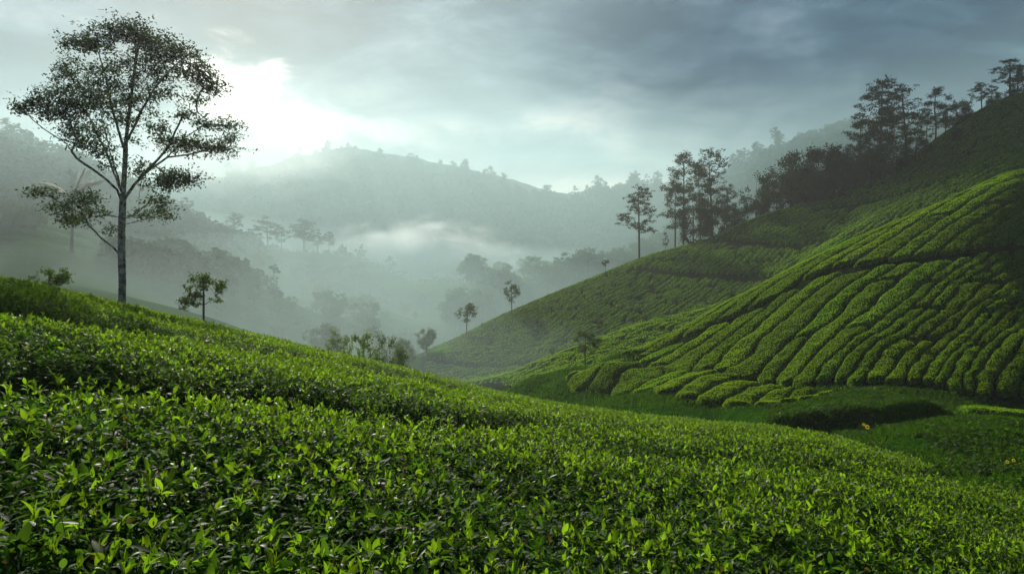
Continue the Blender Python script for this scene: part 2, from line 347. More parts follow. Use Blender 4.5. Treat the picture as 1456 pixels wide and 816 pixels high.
def mist(name,label,x0,x1,y0,y1,zb,topf,dens,col=(.80,.95,.92),an=.5,nx=60,ny=50):
    X,Y=np.meshgrid(np.linspace(x0,x1,nx),np.linspace(y0,y1,ny),indexing='ij'); T=topf(X,Y)
    up=np.stack([X,Y,T],-1).reshape(-1,3); lo=np.stack([X,Y,0*X+zb],-1).reshape(-1,3); f=gridf(nx,ny)
    n=nx*ny; id_=np.arange(n).reshape(nx,ny); side=[]
    for a,b in ((id_[:,0],0),(id_[:,-1],1),(id_[0],1),(id_[-1],0)):
        for p,q in zip(a[:-1],a[1:]): side.append((p,q,q+n,p+n) if b else (q,p,p+n,q+n))
    o=mk(name,np.concatenate([up,lo]),np.concatenate([f,f[:,::-1]+n,np.array(side)]),volume_mat(name,col,dens,an),smooth=False)
    return tag(o,label,None,None,'stuff')
mist('valley_mist','pale mist filling the air of the far valley',-1000,1000,135,600,-120,lambda x,y: 71+0*x,.0020,(.60,.885,.93),.20,40,40)
mist('low_mist','denser low mist lying in the valley bottom',-520,330,60,520,-110,lambda x,y: -12+.03*(y-70)-x*np.where(x<0,.085,.045)+3*fbm(x/140,y/140,203,2),.0034,(.70,.93,.94),.3)
def cloud(label,cx,cy,cz,rx,ry,rz,dens,seed):
    a=np.linspace(0,2*math.pi,48,endpoint=False); b=np.linspace(-math.pi/2+.02,math.pi/2-.02,24); A,B=np.meshgrid(a,b,indexing='ij')
    v=np.stack([np.cos(A)*np.cos(B),np.sin(A)*np.cos(B),np.sin(B)],-1).reshape(-1,3); n=24
    f=[((i*n+j),((i+1)%48*n+j),((i+1)%48*n+j+1),(i*n+j+1)) for i in range(48) for j in range(n-1)]
    v=np.concatenate([v,[[0,0,-1],[0,0,1]]]); lo,hi=len(v)-2,len(v)-1
    for i in range(0,48,2): f.append((lo,(i+2)%48*n,(i+1)%48*n,i*n)); f.append((hi,i*n+n-1,(i+1)%48*n+n-1,(i+2)%48*n+n-1))
    m=bpy.data.materials.new('mist_bank'); m.use_nodes=True; t=m.node_tree; nn=t.nodes; l=t.links; nn.clear()
    o=nn.new('ShaderNodeOutputMaterial'); p=nn.new('ShaderNodeVolumePrincipled'); l.new(p.outputs[0],o.inputs['Volume']); p.inputs['Color'].default_value=(.98,.99,1,1); p.inputs['Anisotropy'].default_value=.35
    tc=nn.new('ShaderNodeTexCoord'); mp=nn.new('ShaderNodeMapping'); mp.inputs['Location'].default_value=(seed*.37,0,0); mp.inputs['Scale'].default_value=(1.6,1.6,1.0); l.new(tc.outputs['Object'],mp.inputs[0])
    nz=nn.new('ShaderNodeTexNoise'); nz.inputs['Scale'].default_value=1.5; nz.inputs['Detail'].default_value=5; nz.inputs['Roughness'].default_value=.6; nz.inputs['Distortion'].default_value=.5; l.new(mp.outputs[0],nz.inputs['Vector'])
    ln=nn.new('ShaderNodeVectorMath'); ln.operation='LENGTH'; l.new(tc.outputs['Object'],ln.inputs[0])
    ad=nn.new('ShaderNodeMath'); ad.operation='MULTIPLY_ADD'; l.new(nz.outputs[0],ad.inputs[0]); ad.inputs[1].default_value=2.0; ad.inputs[2].default_value=-.25
    sb=nn.new('ShaderNodeMath'); sb.operation='SUBTRACT'; l.new(ad.outputs[0],sb.inputs[0]); l.new(ln.outputs['Value'],sb.inputs[1])
    mr=nn.new('ShaderNodeMapRange'); mr.interpolation_type='SMOOTHSTEP'; l.new(sb.outputs[0],mr.inputs[0]); mr.inputs[1].default_value=0; mr.inputs[2].default_value=.7; mr.inputs[3].default_value=0; mr.inputs[4].default_value=dens
    l.new(mr.outputs[0],p.inputs['Density'])
    ob=mk('mist_bank',v,f,m); ob.location=(cx,cy,cz); ob.scale=(rx,ry,rz); return tag(ob,label,None,None,'stuff')
cloud('bright bank of mist drifting before the distant mountain',U(585)*352,352,V(352)*352,62,38,19,.085,301)
cloud('smaller wisp of mist at the right end of the bright bank',U(690)*360,360,V(372)*360,46,32,13,.045,320)
cloud('pale mist dissolving the left shoulder of the distant mountain',U(330)*430,430,V(222)*430,120,45,34,.030,340)
def sun_shade_cloud():  # unseen cloud, added out of view to shade the upper right slope
    ca,sa=math.cos(SUN_AZ),-math.sin(SUN_AZ)
    c=np.array([85+ca*28,118+sa*28,18.0])+np.array(_dir)*3000
    a=np.linspace(0,2*math.pi,81)[:-1]; b=np.linspace(-math.pi/2+.03,math.pi/2-.03,40); A,B=np.meshgrid(a,b,indexing='ij')
    dx,dy,dz=np.cos(A)*np.cos(B),np.sin(A)*np.cos(B),np.sin(B)
    r=1+.30*fbm(dx*2+3,dy*2+dz*2.3,401,5)+.12*fbm(dx*6,dz*6+dy*5,405,3)
    P=np.stack([dx*62*r,dy*46*r,dz*34*r],-1)
    v=np.stack([c[0]+P[...,0]*ca-P[...,1]*sa,c[1]+P[...,0]*sa+P[...,1]*ca,c[2]+P[...,2]],-1).reshape(-1,3)
    f=[(i*40+j,(i+1)%80*40+j,(i+1)%80*40+j+1,i*40+j+1) for i in range(80) for j in range(39)]
    o=mk('cloud',v,f,mat('shade_cloud_shell',(.8,.8,.8),1,0),smooth=True); tag(o,kind='structure')  # opaque shell added to block the sun
sun_shade_cloud()
# ---------------------------------------------------------------- tea in front of the camera
rng=np.random.default_rng(7)
def solve_canopy(px,py):
    p=hit(px,py,1.2,24,canopy); return p[0]/p[1],p[1]
_gA=[solve_canopy(*q) for q in [(0,515),(75,514),(151,519),(247,545),(330,551),(398,556),(480,571),(551,582),(669,600),(760,603),(840,608),(950,621),(1076,635),(1176,655),(1300,676)]]
_gB=[solve_canopy(*q) for q in [(0,438),(69,449),(124,460),(220,472),(316,492),(400,502),(507,520),(560,533),(683,560),(795,581),(870,598)]]
gA=np.array([( -1.3,_gA[0][1])]+_gA+[(.64,fg_end(.6)-.2),(1.3,30)]); gB=np.array([(-1.3,_gB[0][1])]+_gB+[(.2,24),(.25,30),(1.3,30)])
def dA(u): return np.interp(u,gA[:,0],gA[:,1])
def dB(u): return np.interp(u,gB[:,0],gB[:,1])
def carve(x,y):
    u,d=ud(x,y)
    wa=.44+.14*fbm(x*1.1,y*1.1,31,2); 
    wob=.22*fbm(x/1.1,y/1.1,33,3)
    sa=np.clip(1.05-np.abs(u-.24)*9,0,.75); sa=np.where(np.abs(u-.24)<.12,sa,0)   # the gap closes for a stretch
    sb=np.clip(.5+1.6*fbm(x/1.7,y/1.7,35,2),.25,1)
    A=np.exp(-((d-dA(u)+wob)/wa)**2)*(1-sa)*1.15
    B=np.exp(-((d-dB(u)+wob*1.4)/(wa*1.3))**2)*.8*sb
    return np.maximum(A,B)
def top(x,y):
    u,d=ud(x,y)
    e=np.clip(1-(fg_end(u)-d)/1.1,0,1)
    n=.10*fbm(x/1.4,y/1.4,11,3)+.05*fbm(x/.35,y/.35,12,2)
    near=np.clip((d-1.0)/3,0,1)*.6+.4
    return canopy(x,y)+n*near-carve(x,y)-.55*e**2.5
def fore_hedge(lo,hi,label,nu,nd):
    us=np.linspace(-1.05,1.05,nu); T=np.linspace(0,1,nd)
    l=np.array([lo(u) for u in us]); h=np.array([hi(u) for u in us]); keep=(h-l)>.15
    us=us[keep]; l=l[keep]; h=h[keep]
    D=l[:,None]+(h-l)[:,None]*T[None]; X=us[:,None]*D; Y=D
    Z=top(X,Y)-.17
    gz=ground(X,Y); Z=np.maximum(Z,gz+.02)
    Z[:,-1]=gz[:,-1]-.05; Z[:,0]=np.minimum(Z[:,0],gz[:,0]-.05)
    X=X.copy()
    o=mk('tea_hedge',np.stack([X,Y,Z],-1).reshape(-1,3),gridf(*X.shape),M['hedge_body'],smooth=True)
    return tag(o,label,'tea hedge','tea hedges on the near slope')
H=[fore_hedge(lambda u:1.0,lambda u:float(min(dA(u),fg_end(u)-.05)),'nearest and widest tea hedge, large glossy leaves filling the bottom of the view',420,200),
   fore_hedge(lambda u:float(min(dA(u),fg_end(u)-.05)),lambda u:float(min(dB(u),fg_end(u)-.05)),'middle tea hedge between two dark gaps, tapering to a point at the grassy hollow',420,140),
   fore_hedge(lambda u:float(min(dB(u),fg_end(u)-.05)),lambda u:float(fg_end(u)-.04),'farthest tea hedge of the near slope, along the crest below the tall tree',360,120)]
# shoots -----------------------------------------------------------
def leaf(Lg,Wd,curl,fold,nseg=5):
    t=np.linspace(0,1,nseg+1); w=Wd*.5*np.sin(np.pi*np.clip(t*.93+.04,0,1)**.85)**.9; w[-1]=.0005
    z=-curl*Lg*t**2; y=Lg*t*(1-.25*abs(curl)*t)
    v=[]
    for k in range(nseg+1):
        v+= [(-w[k],y[k],z[k]+fold*w[k]),(0,y[k],z[k]),(w[k],y[k],z[k]+fold*w[k])]
    f=[]
    for k in range(nseg):
        a=3*k; f+=[(a,a+1,a+4,a+3),(a+1,a+2,a+5,a+4)]
    return np.array(v),np.array(f)
def rotm(pitch,yaw,roll=0):
    cp,sp=math.cos(pitch),math.sin(pitch); cy_,sy=math.cos(yaw),math.sin(yaw); cr_,sr=math.cos(roll),math.sin(roll)
    Rr=np.array([[cr_,0,sr],[0,1,0],[-sr,0,cr_]]); Rx=np.array([[1,0,0],[0,cp,-sp],[0,sp,cp]]); Rz=np.array([[cy_,-sy,0],[sy,cy_,0],[0,0,1]])
    return Rz@Rx@Rr
def stalk(h,r,lean):
    v=[];f=[]
    for k,t in enumerate((0,.5,1)):
        for j in range(3):
            a=j*2.094; v.append((r*(1-.5*t)*math.cos(a)+lean*t*t*h,r*(1-.5*t)*math.sin(a),h*(t*1.9-.9)))
    for k in range(2):
        for j in range(3): f.append((3*k+j,3*k+(j+1)%3,3*k+3+(j+1)%3,3*k+3+j))
    return np.array(v),np.array(f)
def shoot(seed,kind,nseg):
    r=random.Random(seed); parts=[];mi=[]
    h=r.uniform(.05,.10) if kind=='young' else r.uniform(.02,.05)
    v,f=stalk(h,.0022,r.uniform(-.2,.2)); parts.append((v,f)); mi+=[0]*len(f)
    if kind=='young':
        n=r.randint(2,4)+(r.random()<.3); ya=r.uniform(0,6.28)
        for k in range(n):
            Lg=r.uniform(.050,.085)*(1 if k else .6); Wd=Lg*r.uniform(.34,.50)*(1 if k else .4)
            v,f=leaf(Lg,Wd,r.uniform(.0,.5)*(1 if k else 0),r.uniform(.25,.6),nseg)
            pitch=R(r.uniform(40,86)) if k else R(86)
            v=v@rotm(pitch,ya+k*2.4,R(r.uniform(-25,25))).T+np.array([0,0,h*(1-.17*k)])
            parts.append((v,f)); mi+=[1]*len(f)
    else:
        n=r.randint(5,7); ya=r.uniform(0,6.28)
        for k in range(n):
            Lg=r.uniform(.06,.10); Wd=Lg*r.uniform(.32,.40)
            v,f=leaf(Lg,Wd,r.uniform(.1,.6),r.uniform(.1,.4),nseg)
            v=v@rotm(R(r.uniform(0,50)),ya+k*2.4,R(r.uniform(-30,30))).T+np.array([0,0,h*(1-.25*k)])
            parts.append((v,f)); mi+=[3 if r.random()<.035 else 2]*len(f)
    V_,F_=joinq(parts)
    o=mk('tea_shoot' if kind=='young' else 'tea_sprig',V_,F_,[M['stem'],M['young'],M['mature'],M['old']],mi=mi,smooth=True,link=False)
    return o
protos=bpy.data.collections.new('shoot_shapes')
_pr=[]
for i in range(6): _pr.append(('a_%02d'%i,shoot(i,'young',5)))
for i in range(6): _pr.append(('b_%02d'%i,shoot(50+i,'old',5)))
for i in range(5): _pr.append(('c_%02d'%i,shoot(100+i,'young',3)))
for i in range(5): _pr.append(('d_%02d'%i,shoot(150+i,'old',3)))
for nme,o in _pr: o.name=nme; protos.objects.link(o)
def instancer():
    g=bpy.data.node_groups.new('scatter_shoots','GeometryNodeTree')
    g.interface.new_socket('Geometry',in_out='INPUT',socket_type='NodeSocketGeometry'); g.interface.new_socket('Geometry',in_out='OUTPUT',socket_type='NodeSocketGeometry')
    n=g.nodes;l=g.links; gi=n.new('NodeGroupInput'); go=n.new('NodeGroupOutput')
    ip=n.new('GeometryNodeInstanceOnPoints'); ci=n.new('GeometryNodeCollectionInfo'); ci.inputs['Collection'].default_value=protos; ci.inputs['Separate Children'].default_value=True; ci.inputs['Reset Children'].default_value=True
    def at(nm,ty):
        a=n.new('GeometryNodeInputNamedAttribute'); a.data_type=ty; a.inputs['Name'].default_value=nm; return a.outputs['Attribute']
    l.new(gi.outputs[0],ip.inputs['Points']); l.new(ci.outputs[0],ip.inputs['Instance']); ip.inputs['Pick Instance'].default_value=True
    l.new(at('idx','INT'),ip.inputs['Instance Index'])
    er=n.new('FunctionNodeEulerToRotation'); l.new(at('rot','FLOAT_VECTOR'),er.inputs[0]); l.new(er.outputs[0],ip.inputs['Rotation'])
    l.new(at('scl','FLOAT'),ip.inputs['Scale']); l.new(ip.outputs[0],go.inputs[0])
    return g
GN=instancer()
def scatter(parent,P,rot,scl,idx,name='leafy_shoots'):
    me=bpy.data.meshes.new(name); me.vertices.add(len(P)); me.vertices.foreach_set('co',P.astype(np.float32).ravel())
    a=me.attributes.new('rot','FLOAT_VECTOR','POINT'); a.data.foreach_set('vector',rot.astype(np.float32).ravel())
    a=me.attributes.new('scl','FLOAT','POINT'); a.data.foreach_set('value',scl.astype(np.float32))
    a=me.attributes.new('idx','INT','POINT'); a.data.foreach_set('value',idx.astype(np.int32))
    o=bpy.data.objects.new(name,me); SC.collection.objects.link(o); o.parent=parent
    md=o.modifiers.new('shoots','NODES'); md.node_group=GN; o['kind']='stuff'
    return o
def sprinkle(den_old,den_young):
    for kind,den in (('old',den_old),('young',den_young)):
        umax=.92; dmax=27.0
        n=int(den*umax*dmax*dmax)          # area of the wedge = umax*dmax^2
        d=dmax*np.sqrt(rng.random(n)); u=rng.uniform(-umax,umax,n)
        k=(d>1.05)&(d<fg_end(u)-.05); d=d[k];u=u[k]
        x=u*d;y=d; z=top(x,y)
        cv=carve(x,y)
        keep=rng.random(len(x))>np.clip(cv*(2.6 if kind=='young' else 1.7),0,.985)
        patch=fbm(x/1.6,y/1.6,61,3)
        if kind=='young': keep&=rng.random(len(x))<np.clip(.50+1.2*patch,.12,1)
        x,y,z,u,d=[q[keep] for q in (x,y,z,u,d)]
        n=len(x)
        near=d<13
        z=z+(rng.uniform(-.13,-.03,n) if kind=='old' else rng.uniform(-.06,.035,n))
        rot=np.stack([rng.normal(0,.38,n),rng.normal(0,.38,n),rng.uniform(0,6.283,n)],1)
        scl=rng.uniform(.38,.80,n)*(1 if kind=='old' else 1+.35*np.clip((d-5)/8,0,1))
        if kind=='young': idx=np.where(near,rng.integers(0,6,n),12+rng.integers(0,5,n))
        else: idx=np.where(near,6+rng.integers(0,6,n),17+rng.integers(0,5,n))
        band=np.where(d<dA(u),0,np.where(d<dB(u),1,2))
        P=np.stack([x,y,z],1)
        for b in range(3):
            s_=band==b
            scatter(H[b],P[s_],rot[s_],scl[s_],idx[s_],'new_shoots' if kind=='young' else 'mature_foliage')
sprinkle(330,285)
# ---------------------------------------------------------------- tea on the hills across the hollow
def strip_mesh(cx,cy,hw,height,seed,na=9,sx=1.0,sy=0.0,rough=.05):
    """one clipped bush row: centre line (cx,cy), half width hw measured along (sx,sy)"""
    n=len(cx); f=np.linspace(-1,1,na)
    arc=np.concatenate([[0],np.cumsum(np.hypot(np.diff(cx),np.diff(cy)))]); Lt=arc[-1]
    e=np.minimum(arc,Lt-arc); capr=min(.45,Lt*.4); c=np.sqrt(np.clip(1-(1-np.clip(e/capr,0,1))**2,0,1))
    c=np.maximum(c,.02)
    X=cx[:,None]+f[None]*(hw*c)[:,None]*sx; Y=cy[:,None]+f[None]*(hw*c)[:,None]*sy
    prof=(1-np.abs(f)**6)**.5
    hgt=height*prof[None]*np.clip(c*1.15,0,1)[:,None]**.6
    g=ground(X,Y)
    X2=X+rough*1.2*fbm(X*2.3,Y*2.3,seed,3); Y2=Y+rough*1.2*fbm(X*2.3+9,Y*2.3,seed+5,3)
    Z=g-.06+hgt+rough*2.0*fbm(X*1.6,Y*1.6,seed+9,3)*(hgt/height)
    return np.stack([X2,Y2,Z],-1).reshape(-1,3),gridf(n,na)
def face_leaves(v,f,den,size,rng):
    a=v[f[:,0]];b=v[f[:,1]];c=v[f[:,2]];d=v[f[:,3]]
    nr=np.cross(c-a,d-b); ar=.5*np.linalg.norm(nr,axis=1); nn=nr/(2*ar[:,None]+1e-9); nn=np.where(nn[:,2:3]<0,-nn,nn)
    n=rng.poisson(ar*den); k=np.repeat(np.arange(len(f)),n); s,t=rng.random(len(k))[:,None],rng.random(len(k))[:,None]
    p=(a[k]*(1-s)+b[k]*s)*(1-t)+(d[k]*(1-s)+c[k]*s)*t
    nrm=nn[k]+rng.normal(0,.8,(len(k),3))
    up=np.array([[0,0,1.0]])+rng.normal(0,.7,(len(k),3))
    return leafquads(p+nn[k]*size*.4,nrm,size*rng.uniform(.7,1.3,len(k)),rng,.5,.14,up)
def chop(t,ok,rg,lmin,lmax,gap):
    """split a row into bushes: runs of samples"""
    runs=[];i=0;n=len(t)
    while i<n:
        if not ok[i]: i+=1; continue
        j=i;lim=rg.uniform(lmin,lmax)
        while j+1<n and ok[j+1] and t[j+1]-t[i]<lim: j+=1
        if j-i>=4: runs.append((i,j))
        st=t[j]+gap; i=j+1
        while i<n and t[i]<st: i+=1
    return runs
def polyd(x,y,P):
    best=np.full(x.shape,1e9)
    for a,b in zip(P[:-1],P[1:]):
        ax,ay,bx,by=a[0],a[1],b[0],b[1]; L2=(bx-ax)**2+(by-ay)**2+1e-9
        t=np.clip(((x-ax)*(bx-ax)+(y-ay)*(by-ay))/L2,0,1); best=np.minimum(best,np.hypot(x-ax-t*(bx-ax),y-ay-t*(by-ay)))
    return best
rg=random.Random(4); rn=np.random.default_rng(11)
crest=lambda u: np.interp(u,[U(q) for q in (890,930,993,1092,1200,1330,1456,1800)],[49,53,60,65,66.5,69,72,76])
path1=[hit(*q,34,66) for q in [(958,492),(1010,467),(1092,434),(1140,406),(1180,386),(1250,379),(1350,370),(1456,355)]]
path1=np.array([p[:2] for p in path1]+[path1[-1][:2]+np.array([12,1.])])
hillset=[]
def g1(t): t=np.maximum(t,0); return .92*t+.018*t*t
def bound(sv,y,base,g,wv):
    return sv+g(y-base(sv))+wv*fbm(sv/7.0,y/8.0+0*sv,71,2)+.50*fbm(sv/1.9,y/1.9,72,3)
def field(svals,base,g,wv,y0,y1,okf,lmin,lmax,perp=.14):
    y=np.arange(y0,y1,.16)
    for a_,b_ in zip(svals[:-1],svals[1:]):
        xa=bound(a_,y,base,g,wv); xb=bound(b_,y,base,g,wv)
        xc=(xa+xb)/2; sl=np.gradient(xc,y); hw=(xb-xa)/2-.5*perp*np.sqrt(1+sl**2)
        ok=okf(xc,y,a_)&(hw>.12)
        yield a_,xc,y,hw,chop(y,ok,rg,lmin,lmax,.26)
rows1=[]
sv=[-34.0]
while sv[-1]<40: sv.append(sv[-1]+.74*rg.uniform(.65,1.4))
jit={}
def okm(xc,y,a_):
    u,d=ud(xc,y); j=jit.setdefault(a_,rg.uniform(-.5,.5))
    return (d<crest(u))&(u>U(897))&(u<1.0)&(polyd(xc,y,path1)>.42)&(y>yb(xc)+j)&~((xc<8.5)&(y<47))
for a_,xc,y,hw,runs in field(sv,lambda q: float(yb(q)),g1,1.2,31,74,okm,4.5,13):
    for i,j in runs: rows1.append((xc[i:j+1],y[i:j+1],hw[i:j+1],y[i:j+1]-float(yb(xc[i]))))
def tbase(q): return float(np.interp(q,tb[:,0],tb[:,1]))
sv=[1.5]
while sv[-1]<13.8: sv.append(sv[-1]+.8*rg.uniform(.8,1.25))
jit2={}
def okt(xc,y,a_):
    j=jit2.setdefault(a_,rg.uniform(-.4,.5)); return (y<yb(xc)-.85)&(y>np.interp(xc,tb[:,0],tb[:,1])+j)&(xc>3.6)&(xc<14.6)
for a_,xc,y,hw,runs in field(sv,tbase,lambda t:.80*np.maximum(t,0)+.01*np.maximum(t,0)**2,.6,31,50,okt,5,11):
    for i,j in runs: rows1.append((xc[i:j+1],y[i:j+1],hw[i:j+1],y[i:j+1]-float(yb(xc[i]))))
# two lone bushes in the hollow on the right
for (px,py,d0,ln) in ((1425,592,27.5,3.4),(1452,640,21.5,0)):
    if ln:
        p=hit(px,py,24,31); xx=np.linspace(p[0]-ln/2,p[0]+ln/2+2,26); rows1.append((xx,p[1]+0*xx+.05*np.sin(xx*3),np.full(26,.75),'lone'))
items=[]
for q in rows1:
    x,y,sp,t=q; hw=sp*(1+.10*fbm(x*.9,y*.9,88,2)); 
    mx_,my=x.mean(),y.mean(); items.append((my,q,hw))
def seen(x,y): u,d=ud(x,y); return (abs(u)<.76).any()
vis=[it for it in items if seen(it[1][0],it[1][1])]
vis.sort(key=lambda it:it[0])
def cushion(q,hw):
    x,y,sp,t=q
    lone=isinstance(t,str)
    v,f=strip_mesh(x,y,hw,.34,rg.randint(0,9999),11,*((0.0,1.0) if lone else (1.0,0.0)))
    dm=y.mean(); size=.085 if dm<45 else .11
    lv,lf=face_leaves(v,f,260 if dm<40 else (150 if dm<50 else 95),size,rn)
    return v,f,lv,lf
near_lab='tapering dark green tea bush at the foot of the right hill, one in the row of rounded bush ends'
print('hill bushes',len(vis))
CLAMP=vis[:285]; REST=vis[285:]
for it in CLAMP:
    x,y,sp,t=it[1]; v,f,lv,lf=cushion(it[1],it[2]); u_=x[0]/y[0]; 
    V_,F_=joinq([(v,f),(lv,lf)])
    c=np.array([x.mean(),y.mean(),on_ground(x.mean(),y.mean())])
    o=mk('tea_bush',V_-c,F_,[M['cushion'],M['cushion_leaf']],mi=[0]*len(f)+[1]*len(lf),smooth=np.arange(len(F_))<len(f)); o.location=c
    pxm=728+1000*x.mean()/y.mean()
    if isinstance(t,str): tag(o,'low lone tea bush in the grassy hollow at the right edge','tea bush','clipped tea bushes on the right hill')
    elif y[0]<yb(x[0])-1.2 and x[0]<14: tag(o,'short rounded tea bush of the low fan in front of the right hill','tea bush','tea bushes of the low fan by the hollow')
    elif polyd(x,y,path1).min()<1.2: tag(o,'tea bush ending at the dark path across the right hill','tea bush','tea bushes along the dark path')
    elif t[0]<1.0: tag(o,'long tea bush with its rounded end at the foot of the right hill','tea bush','tea bushes along the foot of the right hill')
    elif y.mean()<50: tag(o,'long narrow tea bush in the middle of the right hill below the path','tea bush','tea bushes in the middle of the right hill')
    else: tag(o,'narrow tea bush high on the right hill near its crest','tea bush','tea bushes high on the right hill')
parts=[];lp=[]
for it in REST+[i for i in items if not seen(i[1][0],i[1][1])]:
    v,f,lv,lf=cushion(it[1],it[2]); parts.append((v,f)); lp.append((lv,lf))
def massobj(name,parts,lp,m1,m2,label):
    a,b=joinq(parts); c,d=joinq(lp); V_,F_=joinq([(a,b),(c,d)])
    o=mk(name,V_,F_,[m1,m2],mi=[0]*len(b)+[1]*len(d),smooth=np.arange(len(F_))<len(b)); return tag(o,label,'tea bushes',None,'stuff')
if parts: massobj('tea_bushes',parts,lp,M['cushion'],M['cushion_leaf'],'massed tea bushes filling the upper part of the right hill')
# second hill, farther: rows as one mass
path2=[np.array([hit(*q,95,136)[:2] for q in P]) for P in ([(898,384),(950,388),(1000,393),(1060,397),(1110,402),(1160,400)],[(1018,345),(1060,348),(1110,351),(1170,345),(1230,330)],[(612,512),(660,521),(710,527),(762,531)],[(1160,300),(1230,290),(1300,272),(1380,262)],[(1210,330),(1290,300),(1400,290)])]
parts=[];lp=[]; cnt=0
e1=np.array([.86,.51]); e2=np.array([-.51,.86])
q=-60.0
while q<130:
    sp=rg.uniform(.95,1.35); 
    t=np.arange(-60,190,.45)
    x=t*e1[0]+q*e2[0]; y=20+t*e1[1]+q*e2[1]
    wx=2.6*fbm(x/13,y/13,91,3)+.4*fbm(x/2.5,y/2.5,92,2); x=x+wx*e2[0]; y=y+wx*e2[1]
    u,d=ud(x,y)
    c2=np.interp(u,[U(k) for k in (600,700,780,860,1000,1180,1300,1456)],[118,133,136,137,134,129,126,127])
    foot=np.interp(u,[U(k) for k in (600,640,700,735,775,900,1000,1456)],[96,86,74,64,61,60,66,76])
    ok=(d<c2)&(d>foot)&(u>U(603))&(u<.86)&(y>5)
    # keep the dip behind the low spur free
    for P in path2: ok&=polyd(x,y,P)>.45
    for (i,j) in chop(t,ok,rg,2.6,9,.3):
        xs,ys=x[i:j+1],y[i:j+1]
        v,f=strip_mesh(xs,ys,np.full(len(xs),sp*.5*.99),.45,rg.randint(0,9999),7,e2[0],e2[1],.09)
        parts.append((v,f)); dm=ys.mean(); lp.append(face_leaves(v,f,34 if dm<85 else 18,.17,rn)); cnt+=1
    q+=sp
print('far bushes',cnt)
massobj('tea_bushes',parts,lp,M['cushion'],M['cushion_leaf'],'massed small tea bushes covering the hazier hill behind the right hill')
# ---------------------------------------------------------------- grass in the hollow
def grass():
    pts=[]
    for (u0,u1,d0,d1,n) in ((.36,.86,12.5,34,95000),(U(690),U(1000),35,66,38000),(.12,.5,24,40,22000)):
        d=np.sqrt(rn.uniform(d0*d0,d1*d1,n)); u=rn.uniform(u0,u1,n); pts.append(np.stack([u*d,d],1))
    p=np.concatenate(pts); u,d=ud(p[:,0],p[:,1])
    x,y=p[:,0],p[:,1]
    k=(d>fg_end(u)+.05)&(d>np.where(u<.3,27.5,0))&~((y>yb(x)-.3)&(x>8.5))&(fbm(x/1.2,y/1.2,44,3)+.55>rn.random(len(x))*.7)
    x,y,d=x[k],y[k],d[k]; z=ground(x,y); n=len(x)
    h=rn.uniform(.06,.17,n)*(1+.6*fbm(x/1.5,y/1.5,45,2))*np.where(d>34,1.5,1); w=.035*np.where(d>34,1.8,1)
    a=rn.uniform(0,6.283,n); lx,ly=rn.normal(0,.5,(2,n))*h
    c=np.stack([np.cos(a),np.sin(a),0*a],1)*np.array(w)[...,None] if np.ndim(w) else np.stack([np.cos(a),np.sin(a),0*a],1)*w
    b=np.stack([x,y,z-.02],1); t=b+np.stack([lx,ly,h],1)
    m=b+.55*(t-b)+np.stack([0*h,0*h,.1*h],1)
    v=np.stack([b-c*.5,b+c*.5,t,m-c*.7],1).reshape(-1,3)
    o=mk('grass',v,np.arange(4*n).reshape(-1,4),M['grass']); tag(o,'short grass and weeds covering the hollow between the tea slopes','grass',None,'stuff')
grass()

def weeds():
    n=26000; d=np.sqrt(rn.uniform(12.5**2,34**2,n)); u=rn.uniform(.36,.84,n); x=u*d;y=d
    k=(d>fg_end(u)+.15)&(y<yb(x)-.2)&(fbm(x/1.3,y/1.3,144,3)>-.05); x,y=x[k],y[k]; n=len(x)
    P=np.stack([x,y,ground(x,y)+.01],1); rot=np.stack([rn.normal(0,.3,n),rn.normal(0,.3,n),rn.uniform(0,6.28,n)],1)
    o=scatter(None,P,rot,rn.uniform(.7,2.0,n),np.where(rn.random(n)<.01,12,17)+rn.integers(0,5,n),'weeds')
    tag(o,'broad leaved weeds growing through the grass of the hollow','weeds',None,'stuff')
weeds()
